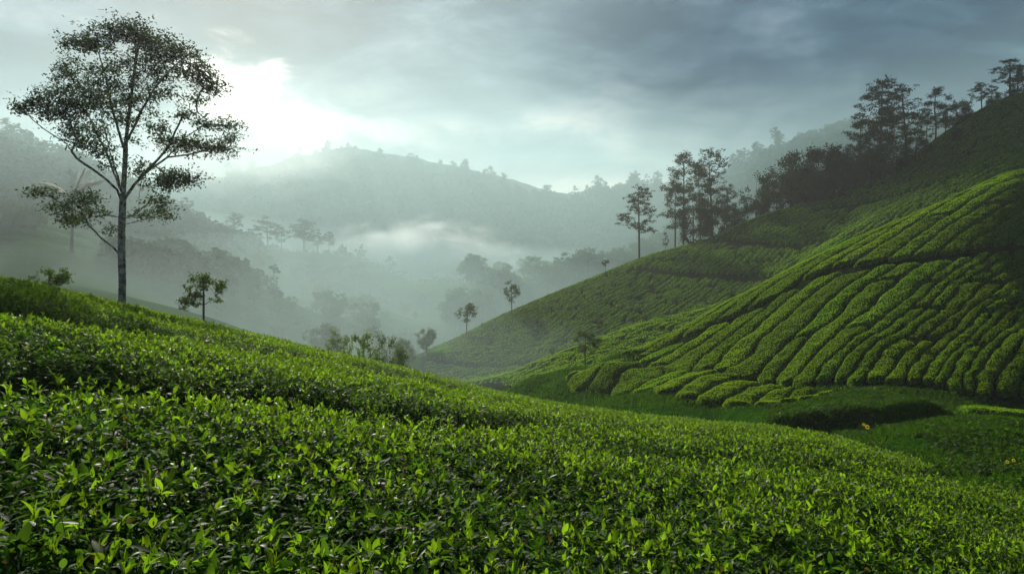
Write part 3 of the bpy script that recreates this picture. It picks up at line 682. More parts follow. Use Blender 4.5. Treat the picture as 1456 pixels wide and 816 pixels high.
# ---------------------------------------------------------------- trees
def grow(seeds,attr,rbase,rtip,alpha=.25,step=.35,jit=.06,rg=None,expo=2.3):
    """seeds: list of polylines (first = trunk; the others start near an earlier one). attr: (n,3) twig tips."""
    rg=rg or np.random.default_rng(1)
    P=[];par=[];ln=[];guard=[]
    def add(p,a): P.append(np.array(p,float)); par.append(a); ln.append(0 if a<0 else ln[a]+np.linalg.norm(P[-1]-P[a])); return len(P)-1
    for si,s in enumerate(seeds):
        s=[np.array(q,float) for q in s]
        if si==0: prev=add(s[0],-1)
        else: prev=int(np.argmin(np.linalg.norm(np.array(P)-s[0],axis=1)))
        for a,b in zip(s[:-1],s[1:]):
            n=max(1,int(np.linalg.norm(b-a)/step))
            for k in range(1,n+1):
                w=rg.normal(0,jit*.35*step,3) if si else np.zeros(3)
                prev=add(a+(b-a)*k/n+w,prev)
    A=np.array(attr,float); n=len(A); NP=np.array(P)
    skip=0
    cost=np.full(n,1e9); who=np.zeros(n,int)
    base_z=seeds[0][0][2]; hmin=base_z+(seeds[0][-1][2]-base_z)*.18
    for i in range(len(P)):
        if i and P[i][2]<hmin: continue
        c=np.linalg.norm(A-P[i],axis=1)+alpha*ln[i]*.3+np.where(A[:,2]<P[i][2]-.1,.5,0)
        m=c<cost; cost[m]=c[m]; who[m]=i
    done=np.zeros(n,bool)
    for _ in range(n):
        k=int(np.argmin(np.where(done,1e9,cost))); done[k]=True
        a=who[k]; p0=P[a]; p1=A[k]; D=np.linalg.norm(p1-p0); m=max(1,int(D/step)); prev=a; new=[]
        bend=rg.normal(0,.10,3)*D; bend[2]-=.06*D
        for q in range(1,m+1):
            t=q/m; prev=add(p0+(p1-p0)*t+bend*4*t*(1-t)*.5+(rg.normal(0,jit*step,3) if q<m else 0),prev); new.append(prev)
        for i in new:
            c=np.linalg.norm(A-P[i],axis=1)+alpha*ln[i]*.3
            mm=(c<cost)&~done; cost[mm]=c[mm]; who[mm]=i
    N_=len(P); rad=np.zeros(N_); kids=[[] for _ in range(N_)]
    for i in range(1,N_): kids[par[i]].append(i)
    rr=np.zeros(N_)
    for i in range(N_-1,-1,-1):
        rr[i]=1.0 if not kids[i] else sum(rr[k] for k in kids[i])
    rad=rtip*rr**(1/expo); sc=rbase/rad[0]
    rad=rad*(1+(sc-1)*np.clip((rad-rtip)/(rad[0]-rtip+1e-9),0,1)**.5) if sc>1 else rad*np.where(rad>rtip,1,1)*1.0
    if sc<=1: rad=rtip+(rad-rtip)*(rbase-rtip)/(rad[0]-rtip+1e-9)
    return np.array(P),par,rad,kids
def tubes(P,kids,rad,big=8):
    V_=[];F_=[];vo=0
    chains=[];stack=[(0,None)]
    while stack:
        s,p=stack.pop(); ch=[s] if p is None else [p,s]; c=s
        while kids[c]:
            ks=sorted(kids[c],key=lambda k:-rad[k]); 
            for k in ks[1:]: stack.append((k,c))
            c=ks[0]; ch.append(c)
        if len(ch)>1: chains.append(ch)
    for ch in chains:
        r0=rad[ch[min(1,len(ch)-1)]]; ns=big if r0>.5*rad[0] else (6 if r0>.18*rad[0] else (4 if r0>.07*rad[0] else 3))
        pts=P[ch]; rr=rad[ch].copy(); 
        if len(ch)>1: rr[0]=min(rr[0],rr[1]*1.15)
        rr[-1]*=.4
        T=np.gradient(pts,axis=0); T/=np.linalg.norm(T,axis=1,keepdims=True)+1e-9
        ref=np.array([0.37,.91,.13]); A_=np.cross(T,ref); A_/=np.linalg.norm(A_,axis=1,keepdims=True)+1e-9; B_=np.cross(T,A_)
        an=np.arange(ns)*2*np.pi/ns
        ring=pts[:,None]+rr[:,None,None]*(np.cos(an)[None,:,None]*A_[:,None]+np.sin(an)[None,:,None]*B_[:,None])
        V_.append(ring.reshape(-1,3)); n=len(ch)
        for i in range(n-1):
            for j in range(ns): F_.append((vo+i*ns+j,vo+i*ns+(j+1)%ns,vo+(i+1)*ns+(j+1)%ns,vo+(i+1)*ns+j))
        vo+=n*ns
    return np.concatenate(V_),np.array(F_)
def twigleaves(tips,per,spread,flat,size,rg,droop=.0,asp=.45):
    n=len(tips)*per; c=np.repeat(tips,per,0)+rg.normal(0,1,(n,3))*np.array([spread,spread,spread*flat])
    nrm=rg.normal(0,.6,(n,3))+np.array([0,0,.8]); d=rg.normal(0,1,(n,3)); d[:,2]-=droop
    return leafquads(c,nrm,size*rg.uniform(.6,1.35,n),rg,asp,.12,d)
# --- the tall tree on the near crest, its limbs and clumps placed in metres round its trunk
def tall_tree():
    D=27.0; rg=np.random.default_rng(21); k=D/1000.
    bx,by=U(173.5)*D,D; bz=on_ground(bx,by)
    def w(px,py,dy=0.): return np.array([U(px)*(D+dy)-bx,dy,V(py)*(D+dy)-bz])
    hb=(340-440)*k-bz
    trunk=[np.array([0,0,-.1]),w(173.5,440),w(174,400),w(173,365),w(173,330),w(174.5,290),w(176,262,.1),w(178,225,.2),w(179,200,.2),w(184,160,.3),w(190,110,.1),w(196,66,0)]
    seeds=[trunk,
      [w(174,288),w(166,270,-.3),w(152,256,-.6),w(139,246,-.9),w(109,226,-1.5),w(93,203,-1.8),w(60,183,-2.0),w(36,160,-2.2)],
      [w(175,280),w(168,262,.4),w(160,240,.8),w(150,215,1.2),w(136,188,1.5),w(124,160,1.8),w(104,140,2.1)],
      [w(174,288),w(171,262,-.5),w(160,228,-1.0),w(150,190,-1.4),w(140,150,-1.5),w(128,105,-1.7)],
      [w(178,215),w(168,185,.5),w(158,150,.9),w(150,110,1.2),w(140,75,1.3)],
      [w(178,205),w(192,178,-.7),w(205,150,-1.3),w(222,122,-1.8),w(250,92,-2.2),w(276,92,-2.4)],
      [w(184,160),w(203,128,.8),w(216,98,1.4),w(228,70,1.7)],
      [w(175,286),w(192,262,.5),w(214,240,1.0),w(238,224,1.4),w(268,220,1.7),w(300,212,1.9),w(322,205,2.0)],
      [w(176,282),w(196,256,-.5),w(218,234,-1.0),w(238,212,-1.4),w(250,186,-1.7),w(262,160,-2.0)],
      [w(238,224,1.4),w(262,196,1.2),w(290,178,1.2),w(322,178,1.4)],
      [w(218,234,-1.0),w(232,245,-1.3),w(246,254,-1.6)],
      [w(174,311),w(188,307,-.4),w(197,296,-.8),w(199,272,-1.0),w(203,250,-1.1)],
      [w(174,322),w(190,316,.4),w(208,312,.8),w(232,305,1.1)],
      [w(173,366),w(162,352,-.3),w(144,338,-.7),w(128,322,-1.0),w(117,304,-1.2),w(95,293,-1.5),w(62,276,-1.8)],
      [w(173,310),w(154,306,.3),w(134,308,.6),w(112,303,.9),w(92,300,1.0)]]
    cl="""172 43 36 15 60 0;199 53 34 17 60 .6;218 63 25 17 40 -.5;109 61 28 11 42 .8;139 63 24 13 36 -.6;252 76 30 15 50 -1.5;275 96 26 15 44 -1.8;291 116 20 11 26 -2;305 128 13 7 12 -2
96 96 20 12 26 1.2;130 97 16 7 9 0;172 88 26 9 18 0;208 84 18 8 15 1;232 103 20 11 22 -1;159 122 24 12 28 -1;119 124 24 11 26 1.6;83 133 26 13 40 1.8;53 146 21 11 28 -2;30 153 11 5 9 -2.2
80 160 24 12 32 -1.8;113 150 24 14 40 -1.2;146 146 26 15 48 .9;185 146 22 12 24 0;179 172 17 9 14 .5;132 186 24 13 34 1.4;100 184 19 10 20 -1.6;142 212 18 11 24 -.9;116 205 14 8 12 -1.3;215 132 17 8 12 -1
275 143 17 5 10 -2;263 162 20 6 12 -2;288 174 19 7 18 1.2;326 178 17 7 20 1.4;228 182 13 7 12 -1.3;252 204 23 11 36 -1.4;281 205 21 10 32 1.6;311 212 25 10 36 1.9;325 196 15 7 16 2;232 199 14 6 8 -1
195 240 13 8 14 -1;245 252 27 10 42 -1.5;232 262 19 8 22 -1.3;268 258 13 6 11 -1.6;228 290 17 10 18 -.9;212 303 17 8 15 .8;238 306 10 6 8 1;60 273 21 6 16 -1.8;122 280 19 10 20 -1;103 293 21 10 20 -1.3
136 300 13 7 10 .5;116 313 19 6 14 .8;89 312 12 5 8 -1;156 326 11 5 6 -.6;76 296 11 7 8 -1.5;165 100 20 12 14 .8;200 110 20 10 14 -.8;90 110 14 8 8 1;240 130 16 7 8 -1.2;160 235 10 8 6 -.9"""
    tips=[]; 
    for t in cl.replace('\n',';').split(';'):
        px,py,rx,ry,n,dy=[float(q) for q in t.split()]
        for _ in range(int(n*1.75)):
            a=rg.normal(0,.60,3); tips.append(w(px+a[0]*rx,py+a[1]*ry+abs(a[0])*2,dy+a[2]*.75))
    for _ in range(190):
        a=rg.normal(0,1,3); a/=np.linalg.norm(a); r_=rg.random()**.45; px_,py_=178+a[0]*r_*135,148+a[1]*r_*98
        if px_>235 and 120<py_<200 and rg.random()<.8: continue
        if py_>205 and abs(px_-178)>40: continue
        tips.append(w(px_,py_,a[2]*r_*2.6))
    tips=np.array(tips)
    P,par,rad,kids=grow(seeds,tips,.135,.006,step=.26,rg=rg,jit=.10,expo=2.15)
    e=empty('tall_tree',(bx,by,bz),'tallest tree, spreading crown and pale mottled trunk, on the left crest against the bright sky','tree')
    # trunk+limbs split in two parts by thickness of the chain
    v,f=tubes(P,kids,rad,12); mk('trunk',v,f,M['bark_pale'],e,smooth=True)
    lv,lf=twigleaves(tips,12,.14,.65,.125,rg,.3,.45); mk('crown',lv,lf,M['leaf_dark'],e)
tall_tree()
def proto_tree(kind,seed):
    far=kind.endswith('_far'); kind=kind.replace('_far','')
    if far: v,f,lv,lf=proto_tree(kind,seed); c=lv.reshape(-1,4,3); m=c.mean(1,keepdims=True); c=(m+(c-m)*1.9)[::2]; return v,f,c.reshape(-1,3),np.arange(len(c)*4).reshape(-1,4)
    """a tree one metre tall: returns trunk mesh and crown mesh objects (unlinked)"""
    rg=np.random.default_rng(seed); tips=[]
    if kind=='clumpy':      # tall, bare stem, flat separated clumps
        lean=rg.uniform(-.04,.04); h0=rg.uniform(.30,.45)
        seeds=[[(0,0,-.03),(lean*.3,0,.3),(lean,.0,.65),(lean*1.5,0,.95)]]
        nc=rg.integers(20,26)
        for c in range(nc):
            t=(c+.5)/nc; z=h0+(.99-h0)*t; env=.24*math.sin(math.pi*min(1,(t*.80+.17)))**.8; a=rg.uniform(0,6.28); r=env*rg.uniform(.25,1)
            cx,cy=lean+r*math.cos(a),r*math.sin(a); rr=rg.uniform(.055,.10)
            for _ in range(12): q=rg.normal(0,.55,3); tips.append((cx+q[0]*rr,cy+q[1]*rr,z+q[2]*rr*.5-abs(q[0])*rr*.25))
        tips=np.array(tips); P,par,rad,kids=grow(seeds,tips,.0125,.0011,step=.035,rg=rg,alpha=.9)
        lv,lf=twigleaves(tips,16,.015,.6,.021,rg,.2,.5)
    elif kind=='airy':      # many fine clumps, rounder
        seeds=[[(0,0,-.03),(.01,0,.3),(-.01,.0,.6),(.0,0,.9)]]
        for c in range(26):
            a=rg.uniform(0,6.28); t=rg.random(); z=.34+.64*t; env=.25*math.sin(math.pi*(t*.85+.12))**.6; r=env*math.sqrt(rg.random())
            rr=rg.uniform(.04,.075)
            for _ in range(9): q=rg.normal(0,.5,3); tips.append((r*math.cos(a)+q[0]*rr,r*math.sin(a)+q[1]*rr,z+q[2]*rr*.6))
        tips=np.array(tips); P,par,rad,kids=grow(seeds,tips,.013,.0011,step=.035,rg=rg,alpha=.7)
        lv,lf=twigleaves(tips,18,.018,.7,.020,rg,.3,.5)
    elif kind=='dense':     # broad, full crown made of many lobes
        seeds=[[(0,0,-.05),(0,0,.2),(.03,0,.45),(0,0,.8)]]
        for c in range(30):
            v=rg.normal(0,1,3); v/=np.linalg.norm(v); r=rg.uniform(.5,1)**.5
            cx,cy,cz=v[0]*.36*r,v[1]*.36*r,.58+v[2]*.34*r; rr=rg.uniform(.07,.13)
            for _ in range(7):
                q=rg.normal(0,.55,3); tips.append((cx+q[0]*rr,cy+q[1]*rr,min(1.0,max(.14,cz+q[2]*rr*.8))))
        tips=np.array(tips); P,par,rad,kids=grow(seeds,tips,.028,.002,step=.06,rg=rg)
        lv,lf=twigleaves(tips,34,.034,.8,.030,rg,.2,.55)
    elif kind=='young':     # sapling: thin stem, few open clumps, big leaves
        seeds=[[(0,0,-.04),(rg.uniform(-.02,.02),0,.35),(rg.uniform(-.04,.04),0,.9)]]
        for c in range(18):
            v=rg.normal(0,1,3); v/=np.linalg.norm(v); r=rg.uniform(.3,1)**.6; rr=rg.uniform(.05,.09)
            cx,cy,cz=v[0]*.27*r,v[1]*.27*r,.70+v[2]*.26*r
            for _ in range(7): q=rg.normal(0,.55,3); tips.append((cx+q[0]*rr,cy+q[1]*rr,cz+q[2]*rr*.8))
        tips=np.array(tips); P,par,rad,kids=grow(seeds,tips,.014,.003,step=.05,rg=rg,alpha=.5)
        lv,lf=twigleaves(tips,12,.024,.7,.040,rg,.3,.5)
    elif kind=='bushy':     # low shrub
        seeds=[[(0,0,-.05),(0,0,.25),(.0,0,.7)],[(0,0,.1),(-.25,.05,.35)],[(0,0,.1),(.28,-.1,.35)],[(0,0,.2),(.05,.25,.5)]]
        for c in range(22):
            a=rg.uniform(0,6.28); r=.62*math.sqrt(rg.random()); z=(.25+.70*(1-(r/.62)**1.5)*rg.uniform(.5,1)); rr=.10
            for _ in range(7): q=rg.normal(0,.5,3); tips.append((r*math.cos(a)+q[0]*rr,r*math.sin(a)+q[1]*rr,z+q[2]*rr*.7))
        tips=np.array(tips); P,par,rad,kids=grow(seeds,tips,.03,.005,step=.07,rg=rg)
        lv,lf=twigleaves(tips,20,.04,.7,.062,rg,.2,.5)
    v,f=tubes(P,kids,rad,6)
    return v,f,lv,lf
PROTO={}
def get_proto(kind,seed,leafm,barkm):
    key=(kind,seed,leafm,barkm)
    if key not in PROTO:
        g=(kind,seed)
        if g not in PROTO: PROTO[g]=proto_tree(kind,seed)
        v,f,lv,lf=PROTO[g]
        t=mk('trunk',v,f,M[barkm],smooth=True,link=False); c=mk('crown',lv,lf,M[leafm],link=False)
        PROTO[key]=(t.data,c.data); bpy.data.objects.remove(t); bpy.data.objects.remove(c)
    return PROTO[key]
def tree(name,kind,seed,px,d,top,label,cat='tree',group=None,leafm='leaf_grey',barkm='bark',wide=1.0,rz=None,H=None,sink=.1,tilt=0):
    x,y=U(px)*d,d; z=on_ground(x,y)-sink
    h=H if H else V(top)*d-z
    e=empty(name,(x,y,z),label,cat,group,rz if rz is not None else rg.uniform(0,6.28),(h*wide,h*wide,h))
    if tilt: e.rotation_euler=(0,tilt,e.rotation_euler.z)
    tm,cm=get_proto(kind,seed,leafm,barkm)
    for n_,m_ in (('trunk',tm),('crown',cm)):
        o=bpy.data.objects.new(n_,m_); SC.collection.objects.link(o); o.parent=e
    return e
tree('young_tree','young',3,290,26.2,379,'slender young tree on the near crest right of the tall tree',leafm='leaf_mid',wide=.9)
tree('shrub','young',15,72,25.5,370,'small leafy shrub behind the near crest, left of the tall tree','shrub',leafm='leaf_mid',wide=.85,sink=1.0)
tree('young_tree','young',4,517,44,466,'bright green young tree behind the near crest in the valley middle',leafm='leaf_bright',wide=.62)
tree('round_tree','dense',6,554,50,466,'round dark tree beside the bright green young tree, valley middle',leafm='leaf_mid',wide=.52)
tree('shrub','bushy',7,578,54,502,'low dark shrub at the foot of the round valley tree','shrub',leafm='leaf_mid',wide=.6)
tree('shrub','bushy',8,497,52,488,'low hazy green shrub left of the bright green young tree','shrub',leafm='leaf_mid',wide=.6)
tree('leafy_tree','young',9,480,75,464,'pale green hazy tree left of the two valley trees',leafm='leaf_bright',wide=.6)
tree('round_tree','dense',10,606,105,462,'wide hazy rounded tree at the foot of the second hill',leafm='leaf_mid',wide=.8)
tree('round_tree','dense',11,574,96,480,'small hazy rounded tree behind the valley trees',leafm='leaf_mid',wide=.8)
tree('young_tree','young',12,664,118,428,'small single tree on the lower left shoulder of the second hill',leafm='leaf_mid',wide=1.05)
tree('young_tree','young',13,728,122,398,'taller single tree on the skyline of the second hill, left part',leafm='leaf_mid',wide=.8)
tree('sapling','young',14,686,119,458,'thin sapling between the two single trees of the second hill',leafm='leaf_mid',wide=.6)
tree('young_tree','young',15,861,131,367,'small tree on the skyline of the second hill, left of the tall lone tree',leafm='leaf_dark',wide=.75)
tree('young_tree','young',16,832,57,462,'dark leaning tree on the low spur above the grassy mounds',leafm='leaf_mid',wide=.95,tilt=.06)
tree('sapling','young',17,785,76,492,'thin pale sapling left of the leaning spur tree',leafm='leaf_mid',wide=.7)
tree('tall_slender_tree','clumpy',18,909,131,266,'tall lone tree with bare stem and layered crown on the second hill skyline',leafm='leaf_dark',wide=1.0)
tree('sapling','airy',19,946,131,330,'thin small tree right of the tall lone tree on the skyline',leafm='leaf_grey',wide=.7)
for i,(px,d,tp,kd,wd,lb) in enumerate([
 (972,137,217,'airy',.85,'tall airy tree at the left end of the grove on the second hill'),
 (1013,139,212,'clumpy',.95,'tallest clumpy tree in the middle of the grove on the second hill'),
 (996,141,232,'clumpy',.8,'clumpy tree between the two tallest trees of the grove'),
 (960,135,262,'airy',.9,'lower leaning airy tree at the left foot of the grove'),
 (1034,141,262,'airy',1.0,'airy tree right of the tallest tree of the grove'),
 (986,133,282,'dense',.65,'dense dark understory tree in the left part of the grove'),
 (1012,134,276,'dense',.7,'dense dark understory tree in the middle of the grove'),
 (1046,137,282,'dense',.7,'dense dark understory tree at the right of the grove'),
 (1076,134,243,'dense',.62,'dark flat topped tree right of the grove'),
 (1100,136,268,'dense',.6,'dark tree between the grove and the big dark thicket')]):
    tree('grove_tree',kd,30+i,px,d,tp,lb,'tree','trees of the grove on the second hill',leafm='leaf_dark',wide=wd*(1.15 if kd=='dense' else 1),sink=2.6 if kd=='dense' else .1)
for i,(px,d,tp,wd) in enumerate([(1128,131,214,.85),(1152,129,198,.8),(1178,130,204,.85),(1208,127,200,.8),(1232,125,208,.8),(1140,127,240,.9),(1190,125,238,.9)]):
    tree('thicket_tree','dense',[6,10,11][i%3],px,d,tp,['left end','tallest left','middle','tallest right','right end','lower left','lower right'][i]+' tree of the big dark rounded thicket on the skyline','tree','trees of the dark thicket',leafm='leaf_dark',wide=wd*1.15,sink=3.2)
for i,(px,d,tp,kd,wd,lb) in enumerate([
 (1251,119,113,'clumpy',.9,'tallest tree of the row on the right skyline, open layered crown'),
 (1290,121,122,'clumpy',1.0,'broad open tree right of the tallest skyline tree'),
 (1237,117,168,'clumpy',.8,'lower dark tree left of the tallest skyline tree'),
 (1272,118,150,'airy',.7,'airy tree between the two tall skyline trees'),
 (1330,121,124,'airy',.85,'thin airy tree in the gap of the right skyline row'),
 (1303,119,190,'dense',.7,'low dark tree under the broad open skyline tree'),
 (1258,118,186,'dense',.7,'low dark tree under the tallest skyline tree'),
 (1360,124,138,'dense',.75,'small round dark tree on the right skyline'),
 (1396,125,118,'clumpy',1.2,'flat topped open tree near the top of the right skyline'),
 (1436,125,84,'clumpy',1.35,'wide dark tree at the upper right corner on the skyline'),
 (1456,123,100,'dense',.8,'dense tree cut by the right edge of the view'),
 (1380,122,160,'dense',.8,'low dark bushy tree under the flat topped skyline tree'),
 (1418,123,128,'dense',.8,'low dark bushy tree left of the wide corner tree'),
 (1344,120,150,'airy',.8,'airy tree between the thin tree and the small round skyline tree'),
 (1317,119,160,'clumpy',.8,'low open tree left of the thin airy skyline tree'),
 (1224,121,172,'airy',.9,'airy dark tree at the left end of the right skyline row'),
 (1447,126,92,'airy',1.0,'airy tree crowding the wide corner tree'),
 (1410,126,120,'airy',1.0,'airy tree just right of the flat topped skyline tree')]):
    tree('skyline_tree',kd,50+i if kd!='dense' else [6,10,11][i%3],px,d,tp,lb,'tree','trees along the right skyline',leafm='leaf_dark',wide=wd*1.25,barkm='bark_pale' if i==3 else 'bark',sink=2.2 if kd=='dense' else .1)
tree('dark_tree','dense',6,1362,112,180,'dark rounded tree standing in the shaded upper right slope',leafm='leaf_dark',wide=.7)
tree('thin_tree','young',17,1402,88,228,'thin pale stemmed sapling on the shaded upper right slope',leafm='leaf_dark',barkm='bark_pale',wide=.6)
# hazy ridge on the left
for i,(px,d,tp,kd,wd,lb) in enumerate([
 (332,282,303,'clumpy',1.1,'hazy flat topped tree at the left of the row on the middle ridge'),
 (357,283,325,'airy',1.0,'small hazy tree right of the first flat topped ridge tree'),
 (380,284,307,'airy',1.3,'broad hazy tree in the row on the middle ridge'),
 (400,285,322,'clumpy',1.2,'low hazy tree in the middle of the ridge row'),
 (432,286,312,'clumpy',1.5,'widest hazy umbrella tree of the middle ridge row'),
 (452,286,325,'airy',1.2,'hazy airy tree right of the umbrella tree on the ridge'),
 (468,287,330,'clumpy',1.0,'last tall hazy tree at the right end of the ridge row'),
 (265,262,280,'airy',.9,'hazy tree beyond the tall tree at the left of the ridge'),
 (290,268,306,'airy',.9,'faint tree left of the small palm on the ridge'),
 (346,250,342,'dense',.8,'hazy rounded tree just under the ridge row'),
 (10,282,168,'clumpy',1.2,'hazy tree on the top of the far left ridge'),
 (30,283,183,'airy',1.0,'small hazy tree right of the far left ridge top'),
 (45,284,190,'clumpy',.9,'last small hazy tree on the far left ridge'),
 (18,225,232,'dense',1.0,'big hazy rounded tree on the far left slope'),
 (56,232,244,'dense',.9,'hazy rounded tree left of the palm'),
 (150,235,252,'dense',.9,'hazy rounded tree right of the palm behind the tall tree')]):
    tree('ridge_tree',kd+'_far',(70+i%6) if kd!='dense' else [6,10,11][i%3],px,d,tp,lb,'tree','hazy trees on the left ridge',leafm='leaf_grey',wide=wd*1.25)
tree('round_tree','dense',6,398,172,421,'big hazy clump of foliage standing on the spur in the left valley',leafm='leaf_mid',wide=.9)
tree('round_tree','dense',10,415,174,418,'right half of the hazy double clump on the spur in the left valley',leafm='leaf_mid',wide=.8)
def palm(px,d,tp,label,seed):
    rg=np.random.default_rng(seed); x,y=U(px)*d,d; z=on_ground(x,y)-.1; h=V(tp)*d-z; Lf=h*.50
    e=empty('palm_tree',(x,y,z),label,'palm tree','hazy palms on the left ridge')
    v,f=tubes(np.array([(0,0,0),(.1,0,h*.3),(.2,0,h*.62)]),[[1],[2],[]],np.array([h*.02,h*.016,h*.014]),8); mk('trunk',v,f,M['bark'],e,smooth=True)
    parts=[]; 
    for k in range(15):
        a=k*2.4; el0=rg.uniform(.35,1.35); n=9; t=np.linspace(0,1,n); r=Lf*t*math.cos(el0); zz=h*.62+Lf*(t*math.sin(el0)-.5*t*t*(1.2-.5*el0))
        cx=.2+r*math.cos(a); cy=r*math.sin(a); w=Lf*.13*np.sin(np.pi*np.clip(t*.9+.08,0,1))**.6
        sx_,sy_=-math.sin(a),math.cos(a)
        Vv=np.stack([np.stack([cx-sx_*w,cy-sy_*w,zz-w*.5],1),np.stack([cx,cy,zz],1),np.stack([cx+sx_*w,cy+sy_*w,zz-w*.5],1)],1).reshape(-1,3)
        # leaflets: narrow blades from the rib
        for s_ in (-1,1):
            for j in range(22):
                tt=(j+.5)/22; px_=np.array([np.interp(tt,t,cx),np.interp(tt,t,cy),np.interp(tt,t,zz)]); ww=np.interp(tt,t,w)*1.5
                dr=np.array([s_*sx_+math.cos(a)*.5,s_*sy_+math.sin(a)*.5,-.35]); dr/=np.linalg.norm(dr); al=np.array([math.cos(a),math.sin(a),0])*Lf*.018
                q=np.array([px_-al,px_+al,px_+dr*ww+al*.3,px_+dr*ww-al*.3]); parts.append((q,np.array([[0,1,2,3]])))
    v,f=joinq(parts); mk('crown',v,f,M['leaf_grey'],e)
palm(102,158,232,'large hazy palm tree seen behind the left branches of the tall tree',1)
palm(302,262,318,'small hazy palm at the left of the middle ridge row',2)
# repeats: trees over the hazy hills
def scatter_trees(name,specs,n,fd,kinds,hr,label,group,leafm,sd):
    r=random.Random(sd)
    for _ in range(n):
        a,b=r.choice(specs)
        t=r.random(); px=a[0]+(b[0]-a[0])*t+r.uniform(-3,3); d=a[1]+(b[1]-a[1])*t+r.uniform(-fd,fd)
        kd,seeds=r.choice(kinds); kd+='_far'; hh=r.uniform(*hr)*r.choice((.6,1,1,1.15))
        tree(name,kd,r.choice(seeds),px,d,0,label,'tree',group,leafm,wide=r.uniform(.8,1.3),H=hh,rz=r.uniform(0,6.28))
K1=[('clumpy',(70,72,74)),('airy',(71,73,75))]; K2=[('dense',(6,10,11)),('airy',(71,73,75)),('dense',(6,10,11))]
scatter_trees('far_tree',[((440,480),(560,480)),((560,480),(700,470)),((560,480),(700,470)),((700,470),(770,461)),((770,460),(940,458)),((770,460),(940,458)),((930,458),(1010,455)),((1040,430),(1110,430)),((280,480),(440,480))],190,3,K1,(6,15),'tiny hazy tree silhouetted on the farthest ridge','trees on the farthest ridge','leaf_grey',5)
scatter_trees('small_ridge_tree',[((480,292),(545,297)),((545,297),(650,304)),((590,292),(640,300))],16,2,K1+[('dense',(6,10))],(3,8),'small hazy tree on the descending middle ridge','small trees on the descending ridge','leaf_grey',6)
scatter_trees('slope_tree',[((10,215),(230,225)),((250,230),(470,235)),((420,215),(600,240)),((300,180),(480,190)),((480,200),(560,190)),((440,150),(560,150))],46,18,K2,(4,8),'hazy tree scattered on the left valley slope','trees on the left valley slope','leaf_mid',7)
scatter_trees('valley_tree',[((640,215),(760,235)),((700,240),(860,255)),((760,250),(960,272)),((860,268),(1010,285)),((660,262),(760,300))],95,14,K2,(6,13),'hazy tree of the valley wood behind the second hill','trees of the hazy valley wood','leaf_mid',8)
# far-off wood on the distant mountain: one mass
def wood():
    rr=np.random.default_rng(3); n=5200; u=rr.uniform(-.80,.80,n); d=rr.uniform(300,486,n)
    u2=rr.uniform(-.85,-.36,1500); d2=rr.uniform(165,284,1500); kk=(fbm(u2*9,d2/30,77,2)>-.25)&~((d2<206)&(abs(u2+.625)<.06)); u=np.concatenate([u,u2[kk]]); d=np.concatenate([d,d2[kk]]); n=len(u)
    x,y=u*d,d; z=ground(x,y); s=rr.uniform(2.2,4.6,n)
    u3=rr.uniform(-.42,-.02,900); d3=rr.uniform(150,300,900); k3=fbm(u3*14,d3/18,79,3)>.0; u3=u3[k3];d3=d3[k3]; X3=u3*d3; x=np.concatenate([x,X3]); y=np.concatenate([y,d3]); z=np.concatenate([z,ground(X3,d3)]); s=np.concatenate([s,rr.uniform(.8,2.0,len(u3))]); n=len(x)
    per=22; m=n*per; dirs=rr.normal(0,1,(m,3)); dirs/=np.linalg.norm(dirs,axis=1,keepdims=True); dirs[:,2]=np.abs(dirs[:,2])*1.1
    c=np.repeat(np.stack([x,y,z+s*.2],1),per,0)+dirs*np.repeat(s,per)[:,None]*rr.uniform(.75,1.05,m)[:,None]
    v,f=leafquads(c,dirs+rr.normal(0,.35,(m,3)),np.repeat(s,per)*rr.uniform(.40,.72,m),rr,.8,.15)
    o=mk('distant_wood',v,f,M['forest']); tag(o,'hazy unbroken wood covering the distant mountain','wood',None,'stuff')
wood()
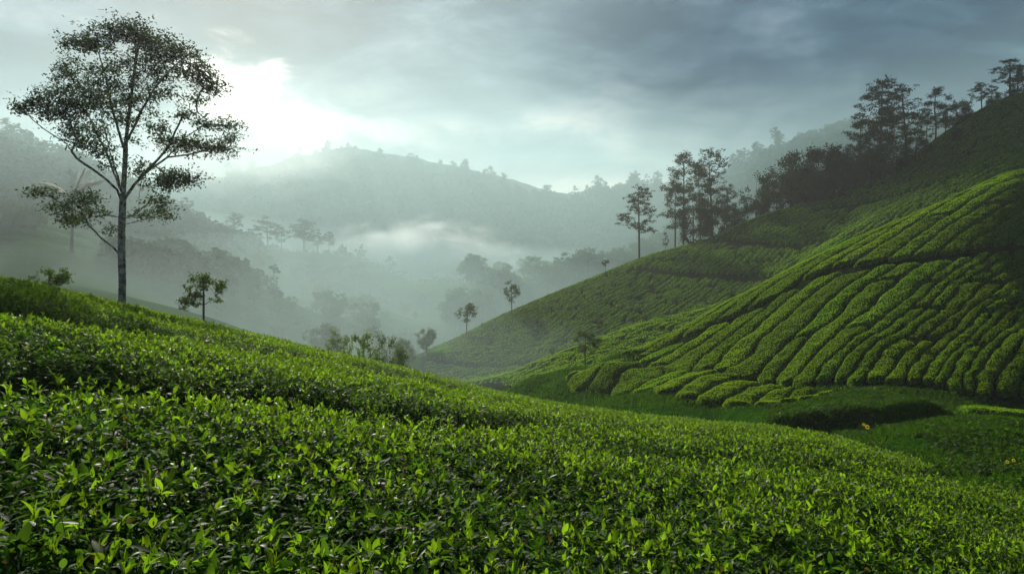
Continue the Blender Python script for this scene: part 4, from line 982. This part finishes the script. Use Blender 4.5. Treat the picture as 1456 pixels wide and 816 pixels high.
# ---------------------------------------------------------------- small things in the hollow
def blossom(name,px,py,d0,d1,label,h,r,m,face=(0,-1,.35),leaves=True,n=14,group=None):
    p=hit(px,py,d0,d1); e=empty(name,tuple(p),label,'flower',group)
    v,f=tubes(np.array([(0,0,-.03),(.02,0,h*.5),(0,0,h)]),[[1],[2],[]],np.array([.012,.010,.008]),6); mk('stem',v,f,M['stem'],e,smooth=True)
    fc=Vector(face).normalized(); q=fc.to_track_quat('Z','Y').to_matrix(); Q=np.array(q); c0=np.array([0,0,h])
    parts=[]
    for k in range(n):
        a=k*2*math.pi/n; lv,lf=leaf(r,r*.42,.15,.2,3); lv=lv@rotm(.25,a).T; parts.append((lv@Q.T+c0,lf))
    v,f=joinq(parts); mk('petals',v,f,m,e,smooth=True)
    # domed centre
    g=[];R_=r*.38
    for i in range(4):
        for j in range(10): g.append((R_*math.cos(j*.628)*math.cos(i*.5),R_*math.sin(j*.628)*math.cos(i*.5),R_*.6*math.sin(i*.5)+.01))
    ff=[(i*10+j,i*10+(j+1)%10,(i+1)*10+(j+1)%10,(i+1)*10+j) for i in range(3) for j in range(10)]
    mk('centre',np.array(g)@Q.T+c0,ff,M['seed'],e,smooth=True)
    if leaves:
        parts=[]
        for k in range(9):
            lv,lf=leaf(.26,.13,.5,.2,4); lv=lv@rotm(R(10+k*5),k*2.4).T+np.array([0,0,h*(.15+.07*k)]); parts.append((lv,lf))
        v,f=joinq(parts); mk('foliage',v,f,M['mature'],e,smooth=True)
blossom('sunflower',1233,622,18,28,'yellow flower on a leafy stem at the edge of the grassy bank',.36,.085,M['petal'])
blossom('small_flower',1228,612,18,28,'small yellow green flower left of the larger yellow one',.22,.07,M['petal'],n=9)
blossom('small_flower',1432,663,15,26,'left yellow flower low in the grass near the right edge',.12,.055,M['petal'],n=8,leaves=False)
blossom('small_flower',1441,662,15,26,'right yellow flower low in the grass near the right edge',.14,.055,M['petal'],n=8,leaves=False)
blossom('orange_flower',1449,663,15,26,'dull orange flower beside the yellow pair in the grass',.10,.06,M['orange'],n=8,leaves=False)
for i,(px,py) in enumerate([(1247,609),(1317,639),(1226,620),(1416,635),(1400,640),(1408,673),(1277,621),(1326,597),(1443,630),(1360,642),(1385,652)]):
    blossom('white_flower',px,py,14,30,'tiny white flower in the grass of the hollow',.10,.045,M['white_petal'],n=6,leaves=False,group='tiny white flowers in the hollow')
